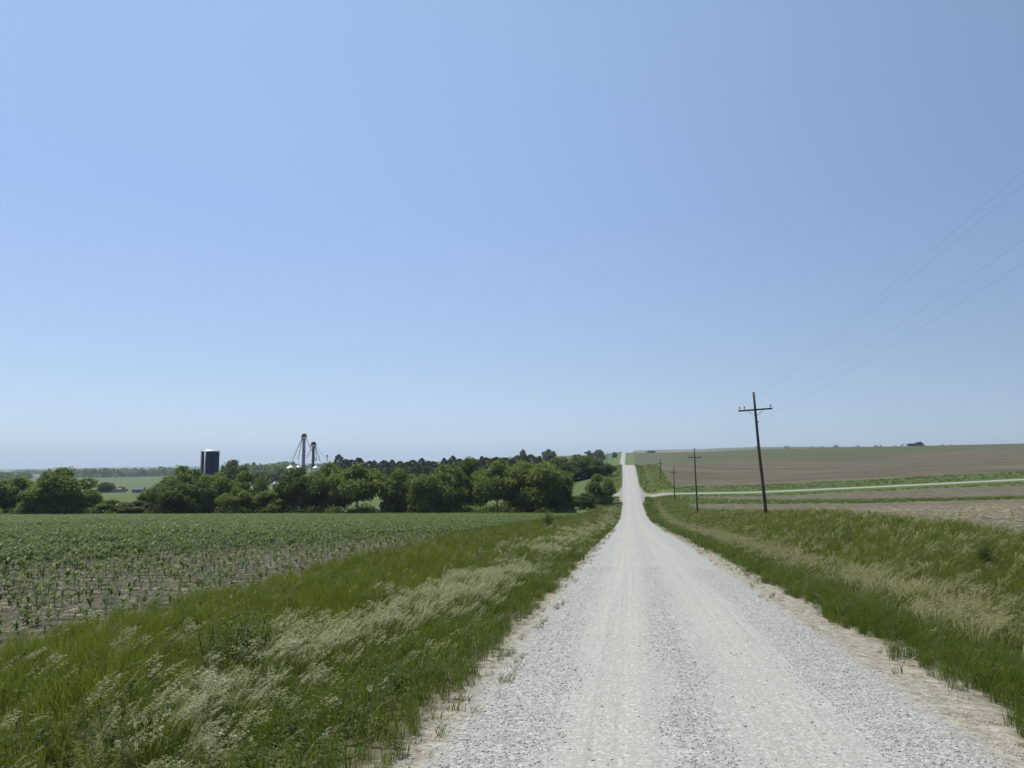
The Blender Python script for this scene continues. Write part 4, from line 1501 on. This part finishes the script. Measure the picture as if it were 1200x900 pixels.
# ------------------------------------------------------------------ air
HAZE = 1.15e-4
zlo = float(gz.min()) - 3.0
zhi = max(float(gz.max()) + 25.0, 45)
mb = MB().box((0, 4400, (zlo + zhi) / 2), (19000, 9800, zhi - zlo))
hzo = mb.build('haze', None) if False else None
me = bpy.data.meshes.new('haze'); me.from_pydata([tuple(v) for v in mb.v], [], mb.f)
N = NT('valley_haze')
pv = N.n('ShaderNodeVolumePrincipled')
pv.inputs['Color'].default_value = (.70, .84, 1.0, 1)
pv.inputs['Density'].default_value = HAZE
pv.inputs['Anisotropy'].default_value = .25
N.t.links.new(pv.outputs[0], N.out.inputs['Volume'])
me.materials.append(N.m)
o = link(bpy.data.objects.new('haze', me)); tag(o, 'thin summer haze over the valley', 'haze', kind='stuff')

# ------------------------------------------------------------------ light, sky, camera
SUN_EL, SUN_AZ = R(64), R(-55)             # azimuth from straight ahead, negative = to the left
sd = Vector((math.sin(SUN_AZ) * math.cos(SUN_EL), math.cos(SUN_AZ) * math.cos(SUN_EL), math.sin(SUN_EL)))
ld = bpy.data.lights.new('sun', 'SUN'); ld.energy = 4.8; ld.angle = R(.53); ld.color = (1.0, .945, .84)
lo = link(bpy.data.objects.new('sun', ld)); lo.rotation_euler = (-sd).to_track_quat('-Z', 'Y').to_euler(); lo.location = (0, 0, 60)
w = bpy.data.worlds.new('World'); scene.world = w; w.use_nodes = True
nt = w.node_tree
bg = nt.nodes['Background']
sky = nt.nodes.new('ShaderNodeTexSky'); sky.sky_type = 'NISHITA'; sky.sun_disc = False
sky.sun_elevation = SUN_EL; sky.sun_rotation = SUN_AZ
sky.altitude = 300; sky.air_density = 1.0; sky.dust_density = .5; sky.ozone_density = 6.0
# summer haze: a pale even veil over the clear-air sky, brighter on the sun's side
def wn(kind, **kw):
    nd = nt.nodes.new(kind)
    for k, v in kw.items():
        setattr(nd, k, v)
    return nd


tcn = wn('ShaderNodeTexCoord')
dot = wn('ShaderNodeVectorMath', operation='DOT_PRODUCT')
nt.links.new(tcn.outputs['Generated'], dot.inputs[0])
dot.inputs[1].default_value = (math.sin(SUN_AZ), math.cos(SUN_AZ), 0)
mr = wn('ShaderNodeMapRange', interpolation_type='SMOOTHSTEP')
nt.links.new(dot.outputs['Value'], mr.inputs[0])
mr.inputs[1].default_value = -.25; mr.inputs[2].default_value = .75; mr.inputs[3].default_value = .57; mr.inputs[4].default_value = 1.0
sepz = wn('ShaderNodeSeparateXYZ'); nt.links.new(tcn.outputs['Generated'], sepz.inputs[0])
rmp = wn('ShaderNodeValToRGB'); nt.links.new(sepz.outputs[2], rmp.inputs[0])
cr = rmp.color_ramp
cr.elements[0].position = 0.0; cr.elements[0].color = (.53, .665, .93, 1)
cr.elements[1].position = .6; cr.elements[1].color = (.475, .70, 1.0, 1)
e_ = cr.elements.new(.12); e_.color = (.505, .61, .865, 1)
e_ = cr.elements.new(.30); e_.color = (.43, .595, .925, 1)
sclv = wn('ShaderNodeVectorMath', operation='SCALE'); nt.links.new(rmp.outputs[0], sclv.inputs[0])
mul = wn('ShaderNodeMath', operation='MULTIPLY'); nt.links.new(mr.outputs[0], mul.inputs[0]); mul.inputs[1].default_value = 1 / .12
nt.links.new(mul.outputs[0], sclv.inputs['Scale'])
mxs = wn('ShaderNodeMix', data_type='RGBA'); mxs.inputs[0].default_value = .55
nt.links.new(sky.outputs[0], mxs.inputs[6]); nt.links.new(sclv.outputs[0], mxs.inputs[7])
nt.links.new(mxs.outputs[2], bg.inputs[0]); bg.inputs[1].default_value = .123

cam = bpy.data.cameras.new('camera'); cam.sensor_width = 36; cam.lens = 36 * F / 1200; cam.clip_end = 40000; cam.clip_start = .05
co = link(bpy.data.objects.new('camera', cam)); co.location = (0, 0, HC); co.rotation_euler = (R(90) + TH, 0, 0)
scene.camera = co
vs = scene.view_settings
vs.view_transform = 'Standard'; vs.look = 'None'; vs.gamma = 1.0; vs.exposure = 0.0; vs.use_curve_mapping = False
scene.cycles.use_denoising = True
scene.cycles.max_bounces = 6; scene.cycles.diffuse_bounces = 3; scene.cycles.transmission_bounces = 3; scene.cycles.volume_bounces = 0
scene.cycles.transparent_max_bounces = 6
